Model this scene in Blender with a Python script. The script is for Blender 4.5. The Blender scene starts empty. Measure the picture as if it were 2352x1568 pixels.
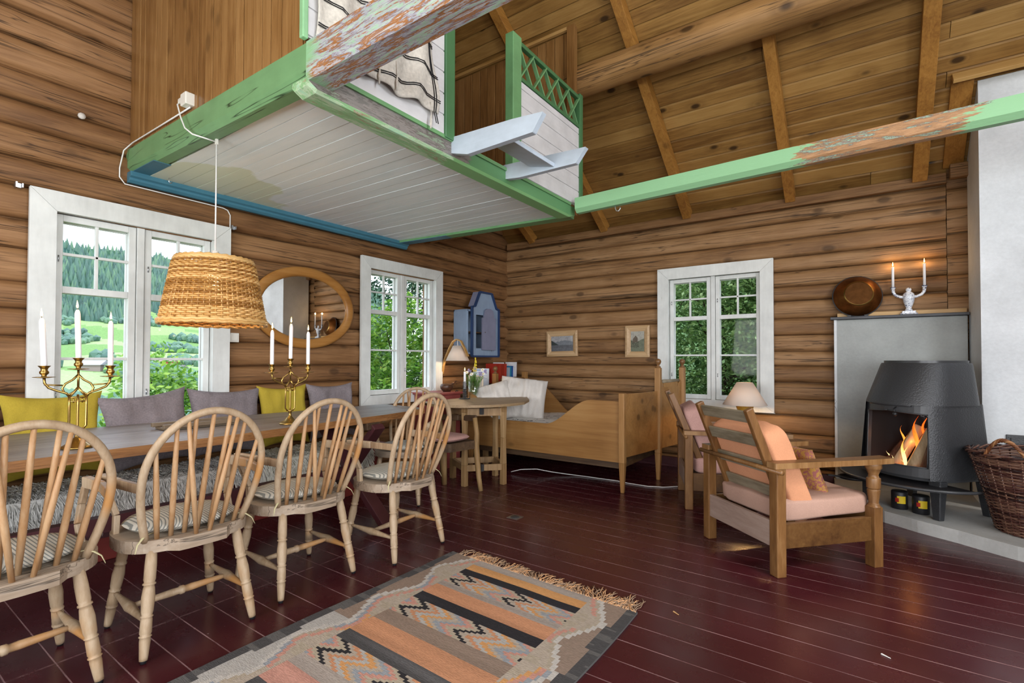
import bpy, math, random
from math import sin, cos, pi, radians, sqrt
from mathutils import Vector, Matrix, noise
random.seed(7)
sc = bpy.context.scene
C = sc.collection
# ------------------------------------------------------------------ camera
def cam_axes():
    yaw, pitch, roll = 6.15516437e-01, 1.70478488e-02, 2.32829973e-03
    F = Vector((-sin(yaw)*cos(pitch), cos(yaw)*cos(pitch), sin(pitch)))
    R = Vector((cos(yaw), sin(yaw), 0)); U = R.cross(F)
    return R*cos(roll)+U*sin(roll), U*cos(roll)-R*sin(roll), F
R_, U_, F_ = cam_axes()
cd = bpy.data.cameras.new('camera'); cam = bpy.data.objects.new('camera', cd); C.objects.link(cam)
cam.matrix_world = Matrix(((R_.x, U_.x, -F_.x, 0), (R_.y, U_.y, -F_.y, 0), (R_.z, U_.z, -F_.z, 1.2), (0, 0, 0, 1)))
cd.sensor_width = 36; cd.sensor_fit = 'HORIZONTAL'; cd.lens = 1141.42/2352*36
cd.shift_y = (807.07-784)/2352; cd.clip_start = 0.02; cd.clip_end = 3000
sc.camera = cam
# ------------------------------------------------------------------ world, lights, exposure
SKY = 3.4
w = bpy.data.worlds.new('world'); sc.world = w; w.use_nodes = True
wn = w.node_tree; wn.nodes.clear()
wo = wn.nodes.new('ShaderNodeOutputWorld'); wb = wn.nodes.new('ShaderNodeBackground')
wtc = wn.nodes.new('ShaderNodeTexCoord'); wsep = wn.nodes.new('ShaderNodeSeparateXYZ'); wr = wn.nodes.new('ShaderNodeValToRGB')
wn.links.new(wtc.outputs['Generated'], wsep.inputs[0]); wn.links.new(wsep.outputs['Z'], wr.inputs[0])
wr.color_ramp.elements[0].position = 0.0; wr.color_ramp.elements[0].color = (.86, .92, 1, 1)
wr.color_ramp.elements[1].position = .5; wr.color_ramp.elements[1].color = (.72, .83, 1, 1)
wn.links.new(wr.outputs[0], wb.inputs[0]); wb.inputs[1].default_value = SKY
wn.links.new(wb.outputs[0], wo.inputs[0])
def area(name, loc, direction, sx, sy, power, col):
    l = bpy.data.lights.new(name, 'AREA'); l.shape = 'RECTANGLE'; l.size = sx; l.size_y = sy
    l.energy = power; l.color = col
    o = bpy.data.objects.new(name, l); C.objects.link(o); o.location = loc
    o.rotation_euler = Vector(direction).to_track_quat('-Z', 'Y').to_euler()
    return o
DAY = (.97, .98, 1.0)
# fill lamps added in assumed windows of the unseen walls, to brighten the room
area('added_back_fill', (-1.6, -2.32, 1.55), (0, 1, .4), 2.3, 1.5, 140, DAY)
area('added_back_fill', (1.4, -2.32, 1.55), (-.1, 1, .4), 2.0, 1.5, 140, DAY)
area('added_right_fill', (3.02, 0.2, 1.7), (-1, .15, .15), 2.6, 1.7, 150, DAY)
area('added_gable_fill', (3.02, 1.6, 4.0), (-1, .2, -.05), 1.8, 1.6, 90, DAY)
sun = bpy.data.lights.new('sun', 'SUN'); sun.energy = 1.6; sun.angle = radians(8); sun.color = (1, .96, .88)
so = bpy.data.objects.new('sun', sun); C.objects.link(so)
so.rotation_euler = Vector((-.55, .25, -.8)).to_track_quat('-Z', 'Y').to_euler()
sc.view_settings.view_transform = 'Standard'; sc.view_settings.look = 'None'
sc.view_settings.gamma = 1; sc.view_settings.use_curve_mapping = False
sc.view_settings.exposure = 0.0
cy = sc.cycles
cy.max_bounces = 7; cy.diffuse_bounces = 4; cy.glossy_bounces = 3; cy.transmission_bounces = 6; cy.transparent_max_bounces = 8
cy.caustics_reflective = False; cy.caustics_refractive = False; cy.use_denoising = True
cy.sample_clamp_indirect = 6; cy.use_adaptive_sampling = True; cy.adaptive_threshold = 0.02
# ------------------------------------------------------------------ materials
def newmat(name):
    m = bpy.data.materials.new(name); m.use_nodes = True
    nt = m.node_tree; return m, nt, nt.nodes['Principled BSDF']
def nd(nt, t, **kw):
    n = nt.nodes.new(t)
    for k, v in kw.items(): setattr(n, k, v)
    return n
def rampn(nt, fac, stops, interp='LINEAR'):
    r = nd(nt, 'ShaderNodeValToRGB'); r.color_ramp.interpolation = interp
    e = r.color_ramp.elements
    while len(e) > 1: e.remove(e[-1])
    e[0].position = stops[0][0]; e[0].color = tuple(stops[0][1])+(1,)
    for p, c in stops[1:]:
        x = e.new(p); x.color = tuple(c)+(1,)
    nt.links.new(fac, r.inputs[0]); return r.outputs[0]
def mapn(nt, vec, scale=(1, 1, 1)):
    m = nd(nt, 'ShaderNodeMapping'); m.inputs['Scale'].default_value = scale
    nt.links.new(vec, m.inputs['Vector']); return m.outputs[0]
def noisen(nt, vec, scale, detail=4, rough=.55, dist=0):
    n = nd(nt, 'ShaderNodeTexNoise'); n.inputs['Scale'].default_value = scale
    n.inputs['Detail'].default_value = detail; n.inputs['Roughness'].default_value = rough
    n.inputs['Distortion'].default_value = dist
    nt.links.new(vec, n.inputs['Vector']); return n.outputs[0]
def mth(nt, op, a, b=None, clamp=False):
    n = nd(nt, 'ShaderNodeMath', operation=op); n.use_clamp = clamp
    for i, v in enumerate((a, b)):
        if v is None: continue
        if isinstance(v, (int, float)): n.inputs[i].default_value = v
        else: nt.links.new(v, n.inputs[i])
    return n.outputs[0]
def mixc(nt, fac, a, b, mode='MIX'):
    n = nd(nt, 'ShaderNodeMix', data_type='RGBA', blend_type=mode)
    for s, v in ((n.inputs[0], fac), (n.inputs[6], a), (n.inputs[7], b)):
        if isinstance(v, (int, float)): s.default_value = v
        elif isinstance(v, tuple): s.default_value = v+(1,) if len(v) == 3 else v
        else: nt.links.new(v, s)
    return n.outputs[2]
def bumpn(nt, bs, h, strength=.3, dist=.01):
    b = nd(nt, 'ShaderNodeBump'); b.inputs['Strength'].default_value = strength; b.inputs['Distance'].default_value = dist
    nt.links.new(h, b.inputs['Height']); nt.links.new(b.outputs[0], bs.inputs['Normal'])
def objvec(nt, island=True):
    tc = nd(nt, 'ShaderNodeTexCoord').outputs['Object']
    if not island: return tc, None
    g = nd(nt, 'ShaderNodeNewGeometry'); rnd = g.outputs['Random Per Island']
    s = nd(nt, 'ShaderNodeVectorMath', operation='SCALE'); s.inputs[0].default_value = (17.3, 11.1, 23.7)
    nt.links.new(rnd, s.inputs['Scale'])
    a = nd(nt, 'ShaderNodeVectorMath', operation='ADD'); nt.links.new(tc, a.inputs[0]); nt.links.new(s.outputs[0], a.inputs[1])
    return a.outputs[0], rnd
def wood(name, axis, dark, mid, light, rough=.55, grain=22, stretch=.06, knots=.5, cracks=0., var=.25, bump=.25, spec=.4, tint=None, kscale=4.2):
    m, nt, bs = newmat(name)
    v, rnd = objvec(nt)
    sc_ = [1, 1, 1]; sc_[axis] = stretch
    vs = mapn(nt, v, tuple(sc_))
    warp = noisen(nt, v, 2.2, 2)
    n1 = noisen(nt, vs, grain, 6, .6, 1.2)
    n2 = noisen(nt, vs, grain*5, 5, .65)
    f = mth(nt, 'ADD', mth(nt, 'MULTIPLY', n1, .6), mth(nt, 'MULTIPLY', n2, .4))
    f = mth(nt, 'ADD', f, mth(nt, 'MULTIPLY', mth(nt, 'SUBTRACT', rnd, .5), var))
    f = mth(nt, 'ADD', f, mth(nt, 'MULTIPLY', mth(nt, 'SUBTRACT', warp, .5), .35))
    col = rampn(nt, f, [(.25, dark), (.5, mid), (.75, light)])
    h = n1
    if knots:
        ks = [1, 1, 1]; ks[axis] = .55
        vk = nd(nt, 'ShaderNodeTexVoronoi'); vk.inputs['Scale'].default_value = kscale
        nt.links.new(mapn(nt, v, tuple(ks)), vk.inputs['Vector'])
        kf = rampn(nt, vk.outputs['Distance'], [(.09, (1, 1, 1)), (.17, (0, 0, 0))])
        col = mixc(nt, mth(nt, 'MULTIPLY', kf, knots), col, tuple(x*.35 for x in dark))
        kr = rampn(nt, vk.outputs['Distance'], [(.14, (0, 0, 0)), (.20, (1, 1, 1)), (.34, (0, 0, 0))])
        col = mixc(nt, mth(nt, 'MULTIPLY', kr, knots*.35), col, dark)
    if cracks:
        cs = [1, 1, 1]; cs[axis] = .035
        cn = noisen(nt, mapn(nt, v, tuple(cs)), 9, 4, .6, .6)
        cf = rampn(nt, mth(nt, 'ABSOLUTE', mth(nt, 'SUBTRACT', cn, .5)), [(.0, (1, 1, 1)), (.011, (0, 0, 0))])
        cs[axis] = .012
        cl = noisen(nt, mapn(nt, v, tuple(cs)), 5.5, 3, .55, .25)
        cf = mth(nt, 'MAXIMUM', cf, rampn(nt, mth(nt, 'ABSOLUTE', mth(nt, 'SUBTRACT', cl, .53)), [(.002, (1, 1, 1)), (.007, (0, 0, 0))]))
        big = rampn(nt, noisen(nt, v, 1.3, 2), [(.36, (0, 0, 0)), (.5, (1, 1, 1))])
        cf = mth(nt, 'MULTIPLY', cf, mth(nt, 'MULTIPLY', big, cracks))
        col = mixc(nt, cf, col, (.012, .007, .004))
        h = mth(nt, 'SUBTRACT', n1, mth(nt, 'MULTIPLY', cf, 2.))
    if tint: col = mixc(nt, rampn(nt, noisen(nt, v, tint[1], 3), [(tint[2], (0, 0, 0)), (tint[2]+.15, (1, 1, 1))]), col, tint[0])
    nt.links.new(col, bs.inputs['Base Color']); bs.inputs['Roughness'].default_value = rough
    bs.inputs['Specular IOR Level'].default_value = spec
    bumpn(nt, bs, h, bump, .008)
    return m
def plain(name, col, rough=.5, metal=0, emit=0, ecol=None, bump=0, bscale=60, var=0, vscale=6, spec=.5, trans=0, ior=1.45, coat=0):
    m, nt, bs = newmat(name)
    bs.inputs['Base Color'].default_value = tuple(col)+(1,); bs.inputs['Roughness'].default_value = rough
    bs.inputs['Metallic'].default_value = metal; bs.inputs['Specular IOR Level'].default_value = spec
    bs.inputs['Transmission Weight'].default_value = trans; bs.inputs['IOR'].default_value = ior
    bs.inputs['Coat Weight'].default_value = coat
    if emit:
        bs.inputs['Emission Color'].default_value = tuple(ecol or col)+(1,); bs.inputs['Emission Strength'].default_value = emit
    v, rnd = objvec(nt)
    if var:
        n = noisen(nt, v, vscale, 4)
        nt.links.new(rampn(nt, n, [(.3, tuple(c*(1-var) for c in col)), (.7, tuple(min(1, c*(1+var)) for c in col))]), bs.inputs['Base Color'])
    if bump: bumpn(nt, bs, noisen(nt, v, bscale, 4), bump, .004)
    return m
def painted(name, col, under=(.3, .18, .1), chip=.0, axis=0, rough=.45, dirt=.15, var=.08):
    m, nt, bs = newmat(name); v, rnd = objvec(nt)
    s = [1, 1, 1]; s[axis] = .15
    n = noisen(nt, v, 7, 4); g = noisen(nt, mapn(nt, v, tuple(s)), 40, 4)
    c = rampn(nt, mth(nt, 'ADD', mth(nt, 'MULTIPLY', n, .7), mth(nt, 'MULTIPLY', g, .3)), [(.3, tuple(x*(1-var*2) for x in col)), (.7, tuple(min(1, x*(1+var)) for x in col))])
    if chip:
        cn = noisen(nt, mapn(nt, v, tuple(s)), 14, 6, .65)
        c = mixc(nt, rampn(nt, cn, [(1-chip-.02, (0, 0, 0)), (1-chip, (1, 1, 1))]), c, under)
    nt.links.new(c, bs.inputs['Base Color']); bs.inputs['Roughness'].default_value = rough
    bumpn(nt, bs, g, .12, .004); return m
def painted_cracked(name, col, axis):
    m = painted(name, col, (.3, .12, .05), .25, axis, .4); nt = m.node_tree; bs = nt.nodes['Principled BSDF']
    v, _ = objvec(nt, False); s = [1, 1, 1]; s[axis] = .05
    cn = noisen(nt, mapn(nt, v, tuple(s)), 7, 3, .6, .3)
    cf = rampn(nt, mth(nt, 'ABSOLUTE', mth(nt, 'SUBTRACT', cn, .5)), [(.0, (1, 1, 1)), (.007, (0, 0, 0))])
    mk = rampn(nt, noisen(nt, v, 2.2, 2), [(.46, (0, 0, 0)), (.52, (1, 1, 1))])
    src = bs.inputs['Base Color'].links[0].from_socket
    nt.links.new(mixc(nt, mth(nt, 'MULTIPLY', cf, mk), src, (.01, .03, .012)), bs.inputs['Base Color']); return m
def vcol(name, rough=.85, weave=None, bump=.3, sheen=0, spec=.3):
    m, nt, bs = newmat(name); a = nd(nt, 'ShaderNodeAttribute', attribute_name='Col')
    v, _ = objvec(nt, False)
    s = mapn(nt, v, weave or (1, 1, 1)); n = noisen(nt, s, 60, 3)
    c = mixc(nt, .55, a.outputs['Color'], rampn(nt, n, [(.3, (.6, .6, .6)), (.7, (1.15, 1.15, 1.15))]), 'MULTIPLY')
    nt.links.new(c, bs.inputs['Base Color']); bs.inputs['Roughness'].default_value = rough
    bs.inputs['Specular IOR Level'].default_value = spec
    bumpn(nt, bs, n, bump, .003); return m
def cloth(name, col, rough=.9, scale=150, var=.12, slub=None):
    m, nt, bs = newmat(name); v, _ = objvec(nt, False)
    n = noisen(nt, mapn(nt, v, slub or (1, 1, 1)), scale, 3); b = noisen(nt, v, 5, 3)
    f = mth(nt, 'ADD', mth(nt, 'MULTIPLY', n, .5), mth(nt, 'MULTIPLY', b, .5))
    nt.links.new(rampn(nt, f, [(.3, tuple(x*(1-var*1.6) for x in col)), (.7, tuple(min(1, x*(1+var)) for x in col))]), bs.inputs['Base Color'])
    bs.inputs['Roughness'].default_value = rough; bs.inputs['Specular IOR Level'].default_value = .2
    bumpn(nt, bs, n, .25, .003); return m
M = {}
M['log_y'] = wood('log_wood_left', 1, (.12, .054, .020), (.225, .112, .045), (.33, .178, .080), rough=.6, cracks=.8, knots=.7, grain=20, var=.22, spec=.3)
M['log_x'] = wood('log_wood_far', 0, (.13, .062, .023), (.245, .130, .054), (.35, .205, .098), rough=.6, cracks=.8, knots=.7, grain=20, var=.25, spec=.3)
M['roof'] = wood('roof_board_wood', 0, (.14, .065, .014), (.29, .155, .042), (.40, .235, .075), rough=.5, knots=1, var=.3, grain=20, kscale=5.2)
M['rafter'] = wood('rafter_wood', 1, (.20, .08, .014), (.36, .17, .035), (.46, .24, .065), rough=.5, knots=.5, grain=20)
M['panel_v'] = wood('vertical_panel_wood', 2, (.13, .055, .014), (.25, .125, .04), (.36, .20, .075), rough=.35, knots=.45, var=.2, grain=22, spec=.5)
M['purlin'] = wood('purlin_wood', 0, (.14, .065, .02), (.30, .16, .055), (.44, .25, .10), rough=.55, knots=.9, cracks=.8, grain=10)
M['floor'] = None
M['white'] = painted('white_window_paint', (.66, .68, .66), (.3, .25, .2), .27, 2, .5)
M['panel_white'] = painted('white_panel_paint', (.62, .61, .62), (.4, .35, .3), 0, 1, .5)
M['ladder'] = painted('pale_blue_grey_paint', (.46, .53, .61), (.25, .22, .22), .26, 0, .45)
M['green'] = painted('green_paint', (.14, .31, .135), (.3, .12, .05), .25, 1, .4); M['green_x'] = painted_cracked('cracked_green_paint', (.155, .32, .145), 0)
M['green_light'] = painted('light_green_paint', (.24, .47, .25), (.28, .13, .06), .24, 0, .4)
M['green_dark'] = painted('dark_green_paint', (.06, .17, .07), (.3, .12, .05), .2, 2, .4)
M['blue'] = painted('teal_blue_paint', (.055, .19, .27), (.3, .12, .05), .22, 1, .4)
M['maroon'] = painted('maroon_paint', (.19, .028, .022), (.06, .02, .015), .24, 1, .35)
M['maroon_dark'] = painted('dark_maroon_paint', (.075, .020, .024), (.04, .015, .015), .2, 2, .4)
M['soffit'] = None
M['chair'] = wood('bleached_chair_wood', 2, (.23, .145, .08), (.36, .255, .155), (.47, .365, .25), rough=.5, knots=0, grain=20, stretch=.2, var=.6, bump=.1, tint=((.44, .22, .075), 3.0, .54))
M['spindle'] = wood('honey_spindle_wood', 2, (.26, .125, .045), (.39, .215, .095), (.48, .32, .18), rough=.5, knots=0, grain=22, stretch=.15, var=.7, bump=.1)
M['chair_seat'] = wood('grey_beige_seat_wood', 0, (.20, .14, .09), (.32, .245, .175), (.43, .355, .275), rough=.5, knots=0, grain=16, cracks=.8, bump=.2)
M['tabletop'] = wood('grey_weathered_table_wood', 1, (.145, .118, .10), (.245, .215, .20), (.35, .325, .31), rough=.45, knots=.2, grain=24, cracks=.4, var=.1, bump=.35)
M['table_edge'] = wood('orange_table_edge', 1, (.10, .035, .010), (.28, .125, .04), (.42, .22, .085), rough=.5, knots=0, grain=40, bump=.5)
M['bed'] = wood('bed_pine', 0, (.19, .085, .022), (.29, .145, .045), (.37, .21, .075), rough=.4, knots=.7, grain=8, var=.1, bump=.08)
M['bed_v'] = wood('bed_post_pine', 2, (.16, .075, .02), (.29, .145, .045), (.40, .225, .085), rough=.42, knots=.35, grain=16, var=.1, bump=.1)
M['armw'] = wood('armchair_beech', 2, (.085, .034, .010), (.175, .082, .026), (.29, .16, .064), rough=.4, knots=0, grain=14, stretch=.15, var=.3, bump=.1)
M['armrail'] = wood('armchair_rail_wood', 0, (.055, .022, .006), (.11, .05, .014), (.17, .09, .03), rough=.42, knots=0, grain=10, stretch=.2, var=.2, bump=.1)
M['slat'] = wood('grey_slat_wood', 0, (.11, .085, .05), (.22, .185, .125), (.33, .29, .215), rough=.5, knots=0, grain=14, stretch=.15, var=.2, bump=.1)
M['pinkrail'] = wood('dusty_rail_wood', 0, (.19, .125, .095), (.28, .195, .155), (.36, .27, .22), rough=.6, knots=0, grain=14, stretch=.15, var=.1, bump=.1)
M['darkwood'] = wood('dark_rustic_wood', 0, (.03, .015, .008), (.075, .042, .02), (.14, .09, .05), rough=.6, knots=0, grain=14, bump=.5)
M['rustic'] = wood('rustic_leg_wood', 2, (.10, .05, .015), (.26, .155, .06), (.40, .27, .13), rough=.6, knots=0, grain=14, bump=.3)
M['droptop'] = wood('drop_table_wood', 1, (.17, .105, .05), (.30, .205, .11), (.42, .31, .19), rough=.5, knots=.2, grain=18, bump=.15)
M['dropleg'] = wood('drop_table_leg_wood', 2, (.16, .085, .03), (.29, .175, .075), (.40, .27, .135), rough=.5, knots=.2, grain=18, bump=.15)
M['framew'] = wood('picture_frame_pine', 0, (.30, .17, .07), (.46, .30, .15), (.58, .41, .24), rough=.45, knots=0, grain=25, var=.2, bump=.08)
M['mirrorw'] = wood('mirror_frame_pine', 1, (.20, .075, .014), (.33, .145, .032), (.43, .215, .06), rough=.35, knots=.5, grain=10, var=.3, bump=.06)
M['newpine'] = wood('fresh_pine_board', 0, (.33, .17, .045), (.46, .27, .09), (.56, .36, .15), rough=.45, knots=.5, grain=10)
M['tie'] = cloth('cream_tie', (.50, .46, .27)); M['mustard'] = cloth('mustard_linen', (.40, .30, .035)); M['mauve'] = cloth('grey_mauve_linen', (.215, .185, .195), slub=(1, .15, 1), var=.25, scale=110)
M['peach'] = cloth('peach_cotton', (.58, .27, .145), var=.08); M['peach_pale'] = cloth('pale_peach_cotton', (.41, .255, .195), var=.1); M['pink'] = cloth('pink_cotton', (.47, .275, .24), var=.15)
M['linen'] = cloth('white_linen', (.60, .565, .525), var=.1); M['blanket'] = cloth('cream_wool', (.60, .56, .50), var=.2, scale=60)
M['black'] = plain('black_paint', (.012, .012, .014), .45, bump=.1)
M['blackyarn'] = plain('black_yarn', (.012, .012, .014), .9)
M['iron'] = plain('cast_iron', (.030, .032, .035), .36, bump=.8, bscale=110, spec=.6)
M['iron_smooth'] = plain('smooth_iron', (.045, .047, .05), .33, bump=.05)
M['iron_in'] = plain('sooty_iron', (.02, .019, .02), .8)
M['brass'] = plain('polished_brass', (.36, .235, .07), .32, 1, bump=.05, bscale=25, var=.15)
M['copper'] = plain('old_copper', (.21, .08, .022), .48, 1, var=.55, vscale=9)
M['steel'] = plain('galvanised_steel', (.55, .57, .6), .35, 1, var=.2)
M['wax'] = plain('white_wax', (.84, .84, .86), .35); M['wick'] = plain('wick', (.02, .02, .02), .9)
M['flame'] = plain('candle_flame', (1, .7, .3), .5, emit=9, ecol=(1, .62, .2))
M['plastic'] = plain('white_plastic', (.72, .70, .64), .35); M['cord'] = plain('white_cord', (.72, .72, .70), .45)
M['wicker'] = wood('honey_wicker', 2, (.26, .11, .02), (.52, .28, .08), (.68, .42, .16), rough=.35, knots=0, grain=30, stretch=1, var=.7, bump=.1)
M['wicker_dark'] = wood('brown_willow', 2, (.018, .006, .005), (.075, .026, .020), (.19, .10, .065), rough=.35, knots=0, grain=12, stretch=.5, var=.9, bump=.1)
M['porcelain'] = None
M['shade'] = None
M['glass'] = None
# --- special materials
def mk_floor():
    m, nt, bs = newmat('maroon_floor_paint'); v, _ = objvec(nt, False)
    sep = nd(nt, 'ShaderNodeSeparateXYZ'); nt.links.new(v, sep.inputs[0])
    yy = mth(nt, 'ADD', sep.outputs['Y'], mth(nt, 'MULTIPLY', mth(nt, 'SUBTRACT', noisen(nt, v, .6, 1), .5), .03))
    fr = mth(nt, 'FRACT', mth(nt, 'DIVIDE', yy, .145))
    line = rampn(nt, mth(nt, 'ABSOLUTE', mth(nt, 'SUBTRACT', fr, .5)), [(.478, (0, 0, 0)), (.489, (1, 1, 1))])
    seam = rampn(nt, mth(nt, 'ABSOLUTE', mth(nt, 'ADD', sep.outputs['X'], 2.61)), [(.003, (.5, .5, .5)), (.006, (0, 0, 0))])
    br = rampn(nt, noisen(nt, mapn(nt, v, (.35, 3, 1)), 9, 5, .7), [(.38, (.1, .1, .1)), (.6, (1, 1, 1))])
    base = rampn(nt, noisen(nt, v, 1.6, 4), [(.3, (.040, .0065, .009)), (.7, (.066, .0120, .0165))])
    bd = nd(nt, 'ShaderNodeTexWhiteNoise', noise_dimensions='1D'); nt.links.new(mth(nt, 'FLOOR', mth(nt, 'DIVIDE', yy, .145)), bd.inputs['W'])
    base = mixc(nt, mth(nt, 'MULTIPLY', bd.outputs[0], .35), base, (.05, .008, .009))
    lf = mth(nt, 'MULTIPLY', mth(nt, 'MAXIMUM', line, seam), mth(nt, 'MULTIPLY', br, .8))
    c = mixc(nt, lf, base, (.40, .25, .25))
    sp = rampn(nt, noisen(nt, mapn(nt, v, (.6, 1.4, 1)), 38, 3, .7), [(.715, (0, 0, 0)), (.75, (1, 1, 1))])
    c = mixc(nt, mth(nt, 'MULTIPLY', sp, .5), c, (.38, .27, .28))
    nt.links.new(c, bs.inputs['Base Color'])
    nt.links.new(rampn(nt, noisen(nt, v, 4, 5, .7), [(.3, (.20, .20, .20)), (.7, (.32, .32, .32))]), bs.inputs['Roughness'])
    bs.inputs['Specular IOR Level'].default_value = .5
    h = mth(nt, 'SUBTRACT', mth(nt, 'MULTIPLY', noisen(nt, mapn(nt, v, (1, 4, 1)), 6, 3), .3), mth(nt, 'MULTIPLY', line, .7))
    bumpn(nt, bs, h, .3, .004); return m
M['floor'] = mk_floor()
def mk_soffit():
    m, nt, bs = newmat('pale_soffit_paint'); v, rnd = objvec(nt)
    n = noisen(nt, mapn(nt, v, (.12, 1, 1)), 14, 5, .6, .5); b = noisen(nt, v, 1.2, 3)
    c = rampn(nt, mth(nt, 'ADD', mth(nt, 'MULTIPLY', n, .6), mth(nt, 'MULTIPLY', b, .4)), [(.32, (.74, .84, .88)), (.5, (.82, .90, .93)), (.68, (.88, .93, .95))])
    tc = nd(nt, 'ShaderNodeTexCoord').outputs['Object']; sp = nd(nt, 'ShaderNodeSeparateXYZ'); nt.links.new(tc, sp.inputs[0])
    wv = mth(nt, 'MULTIPLY', mth(nt, 'SUBTRACT', noisen(nt, tc, 2.4, 3), .5), .6)
    d = mth(nt, 'ADD', mth(nt, 'MULTIPLY', mth(nt, 'ADD', sp.outputs['X'], 4.2), .75), mth(nt, 'ADD', mth(nt, 'MULTIPLY', mth(nt, 'ABSOLUTE', mth(nt, 'SUBTRACT', sp.outputs['Y'], 1.7)), .8), wv))
    c = mixc(nt, rampn(nt, d, [(.62, (.8, .8, .8)), (.66, (0, 0, 0))]), c, (.66, .73, .54))
    nt.links.new(c, bs.inputs['Base Color']); bs.inputs['Roughness'].default_value = .45; bumpn(nt, bs, n, .2, .004); return m
M['soffit'] = mk_soffit()
def mk_peel(name, axis, stops, xr=None, base=None, fine=26):
    m, nt, bs = newmat(name); v, _ = objvec(nt, False)
    s = [1, 1, 1]; s[axis] = .14
    n = noisen(nt, mapn(nt, v, tuple(s)), fine, 8, .74, .35)
    c = rampn(nt, n, stops, 'CONSTANT')
    g = noisen(nt, mapn(nt, v, tuple(s)), 50, 4)
    c = mixc(nt, .5, c, rampn(nt, g, [(.3, (.65, .65, .65)), (.7, (1.2, 1.2, 1.2))]), 'MULTIPLY')
    if xr:
        sp = nd(nt, 'ShaderNodeSeparateXYZ'); nt.links.new(v, sp.inputs[0])
        q = mth(nt, 'ADD', sp.outputs['XYZ'[axis]], mth(nt, 'MULTIPLY', mth(nt, 'SUBTRACT', noisen(nt, mapn(nt, v, tuple(s)), 16, 5, .7), .5), xr[2]))
        lo = rampn(nt, mth(nt, 'DIVIDE', mth(nt, 'SUBTRACT', q, xr[0]-.5), xr[1]-xr[0]+1), [(.5/(xr[1]-xr[0]+1), (0, 0, 0)), (.5/(xr[1]-xr[0]+1)+.004, (1, 1, 1)), (1-.5/(xr[1]-xr[0]+1), (1, 1, 1)), (min(1, 1-.5/(xr[1]-xr[0]+1)+.004), (0, 0, 0))])
        c = mixc(nt, lo, base, c)
    nt.links.new(c, bs.inputs['Base Color']); bs.inputs['Roughness'].default_value = .55; bumpn(nt, bs, n, .5, .006); return m
LG = (.33, .55, .36); GRY = (.31, .31, .37); ORG = (.34, .14, .04); WHT = (.66, .70, .68)
M['peel'] = mk_peel('peeling_beam_paint', 0, [(0, LG), (.33, (.44, .42, .44)), (.40, ORG), (.455, (.20, .15, .15)), (.47, GRY), (.50, (.42, .42, .45)), (.53, LG), (.56, (.38, .35, .38)), (.595, ORG), (.635, GRY), (.68, WHT)], (-1.98, 9, .35), (.24, .47, .25))
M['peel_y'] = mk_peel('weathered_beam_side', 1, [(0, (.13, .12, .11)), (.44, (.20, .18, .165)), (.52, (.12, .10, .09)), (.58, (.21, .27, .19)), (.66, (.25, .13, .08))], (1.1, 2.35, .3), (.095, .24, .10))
M['peel_y2'] = mk_peel('chipped_beam_bottom', 1, [(0, LG), (.42, (.42, .55, .36)), (.5, (.24, .45, .22)), (.6, (.35, .22, .15)), (.64, LG)], (1.1, 2.2, .3), (.20, .42, .17))
M['peel_r'] = mk_peel('stripped_green_beam', 0, [(0, (.24, .47, .25)), (.33, (.42, .23, .11)), (.46, (.34, .18, .08)), (.52, (.15, .11, .10)), (.55, (.28, .44, .32)), (.58, (.20, .14, .13)), (.62, (.42, .24, .12))], (-.32, .44, .75), (.24, .47, .25))
def mk_plaster(name, col, cracks=False):
    m, nt, bs = newmat(name); v, _ = objvec(nt, False)
    b = noisen(nt, v, 2.3, 5, .6); f = noisen(nt, v, 45, 4)
    c = rampn(nt, mth(nt, 'ADD', mth(nt, 'MULTIPLY', b, .8), mth(nt, 'MULTIPLY', f, .2)), [(.32, tuple(x*.8 for x in col)), (.68, tuple(min(1, x*1.12) for x in col))])
    if cracks:
        vn = nd(nt, 'ShaderNodeTexVoronoi', feature='DISTANCE_TO_EDGE'); vn.inputs['Scale'].default_value = 1.5
        wv = nd(nt, 'ShaderNodeVectorMath', operation='ADD'); nt.links.new(v, wv.inputs[0])
        nn = nd(nt, 'ShaderNodeTexNoise'); nn.inputs['Scale'].default_value = 6; nt.links.new(v, nn.inputs['Vector'])
        ss = nd(nt, 'ShaderNodeVectorMath', operation='SCALE'); ss.inputs['Scale'].default_value = .25; nt.links.new(nn.outputs['Color'], ss.inputs[0])
        nt.links.new(ss.outputs[0], wv.inputs[1]); nt.links.new(wv.outputs[0], vn.inputs['Vector'])
        cf = rampn(nt, vn.outputs['Distance'], [(.0, (1, 1, 1)), (.003, (0, 0, 0))])
        sz_ = nd(nt, 'ShaderNodeSeparateXYZ'); nt.links.new(v, sz_.inputs[0])
        mk = mth(nt, 'MULTIPLY', rampn(nt, noisen(nt, v, 1.1, 2), [(.42, (0, 0, 0)), (.5, (1, 1, 1))]), rampn(nt, sz_.outputs['Z'], [(.85, (1, 1, 1)), (.95, (0, 0, 0))]))
        c = mixc(nt, mth(nt, 'MULTIPLY', mth(nt, 'MULTIPLY', cf, mk), .8), c, (.08, .08, .08))
    nt.links.new(c, bs.inputs['Base Color']); bs.inputs['Roughness'].default_value = .8; bs.inputs['Specular IOR Level'].default_value = .2
    bumpn(nt, bs, mth(nt, 'ADD', f, b), .35, .006); return m
M['chimney'] = mk_plaster('white_chimney_plaster', (.68, .71, .73), True)
M['plaster'] = mk_plaster('grey_cement_plaster', (.36, .38, .37))
M['hearth'] = mk_plaster('hearth_concrete', (.46, .46, .44))
M['slate'] = plain('dark_slate', (.055, .058, .066), .5, bump=.4, bscale=30, var=.3)
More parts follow.
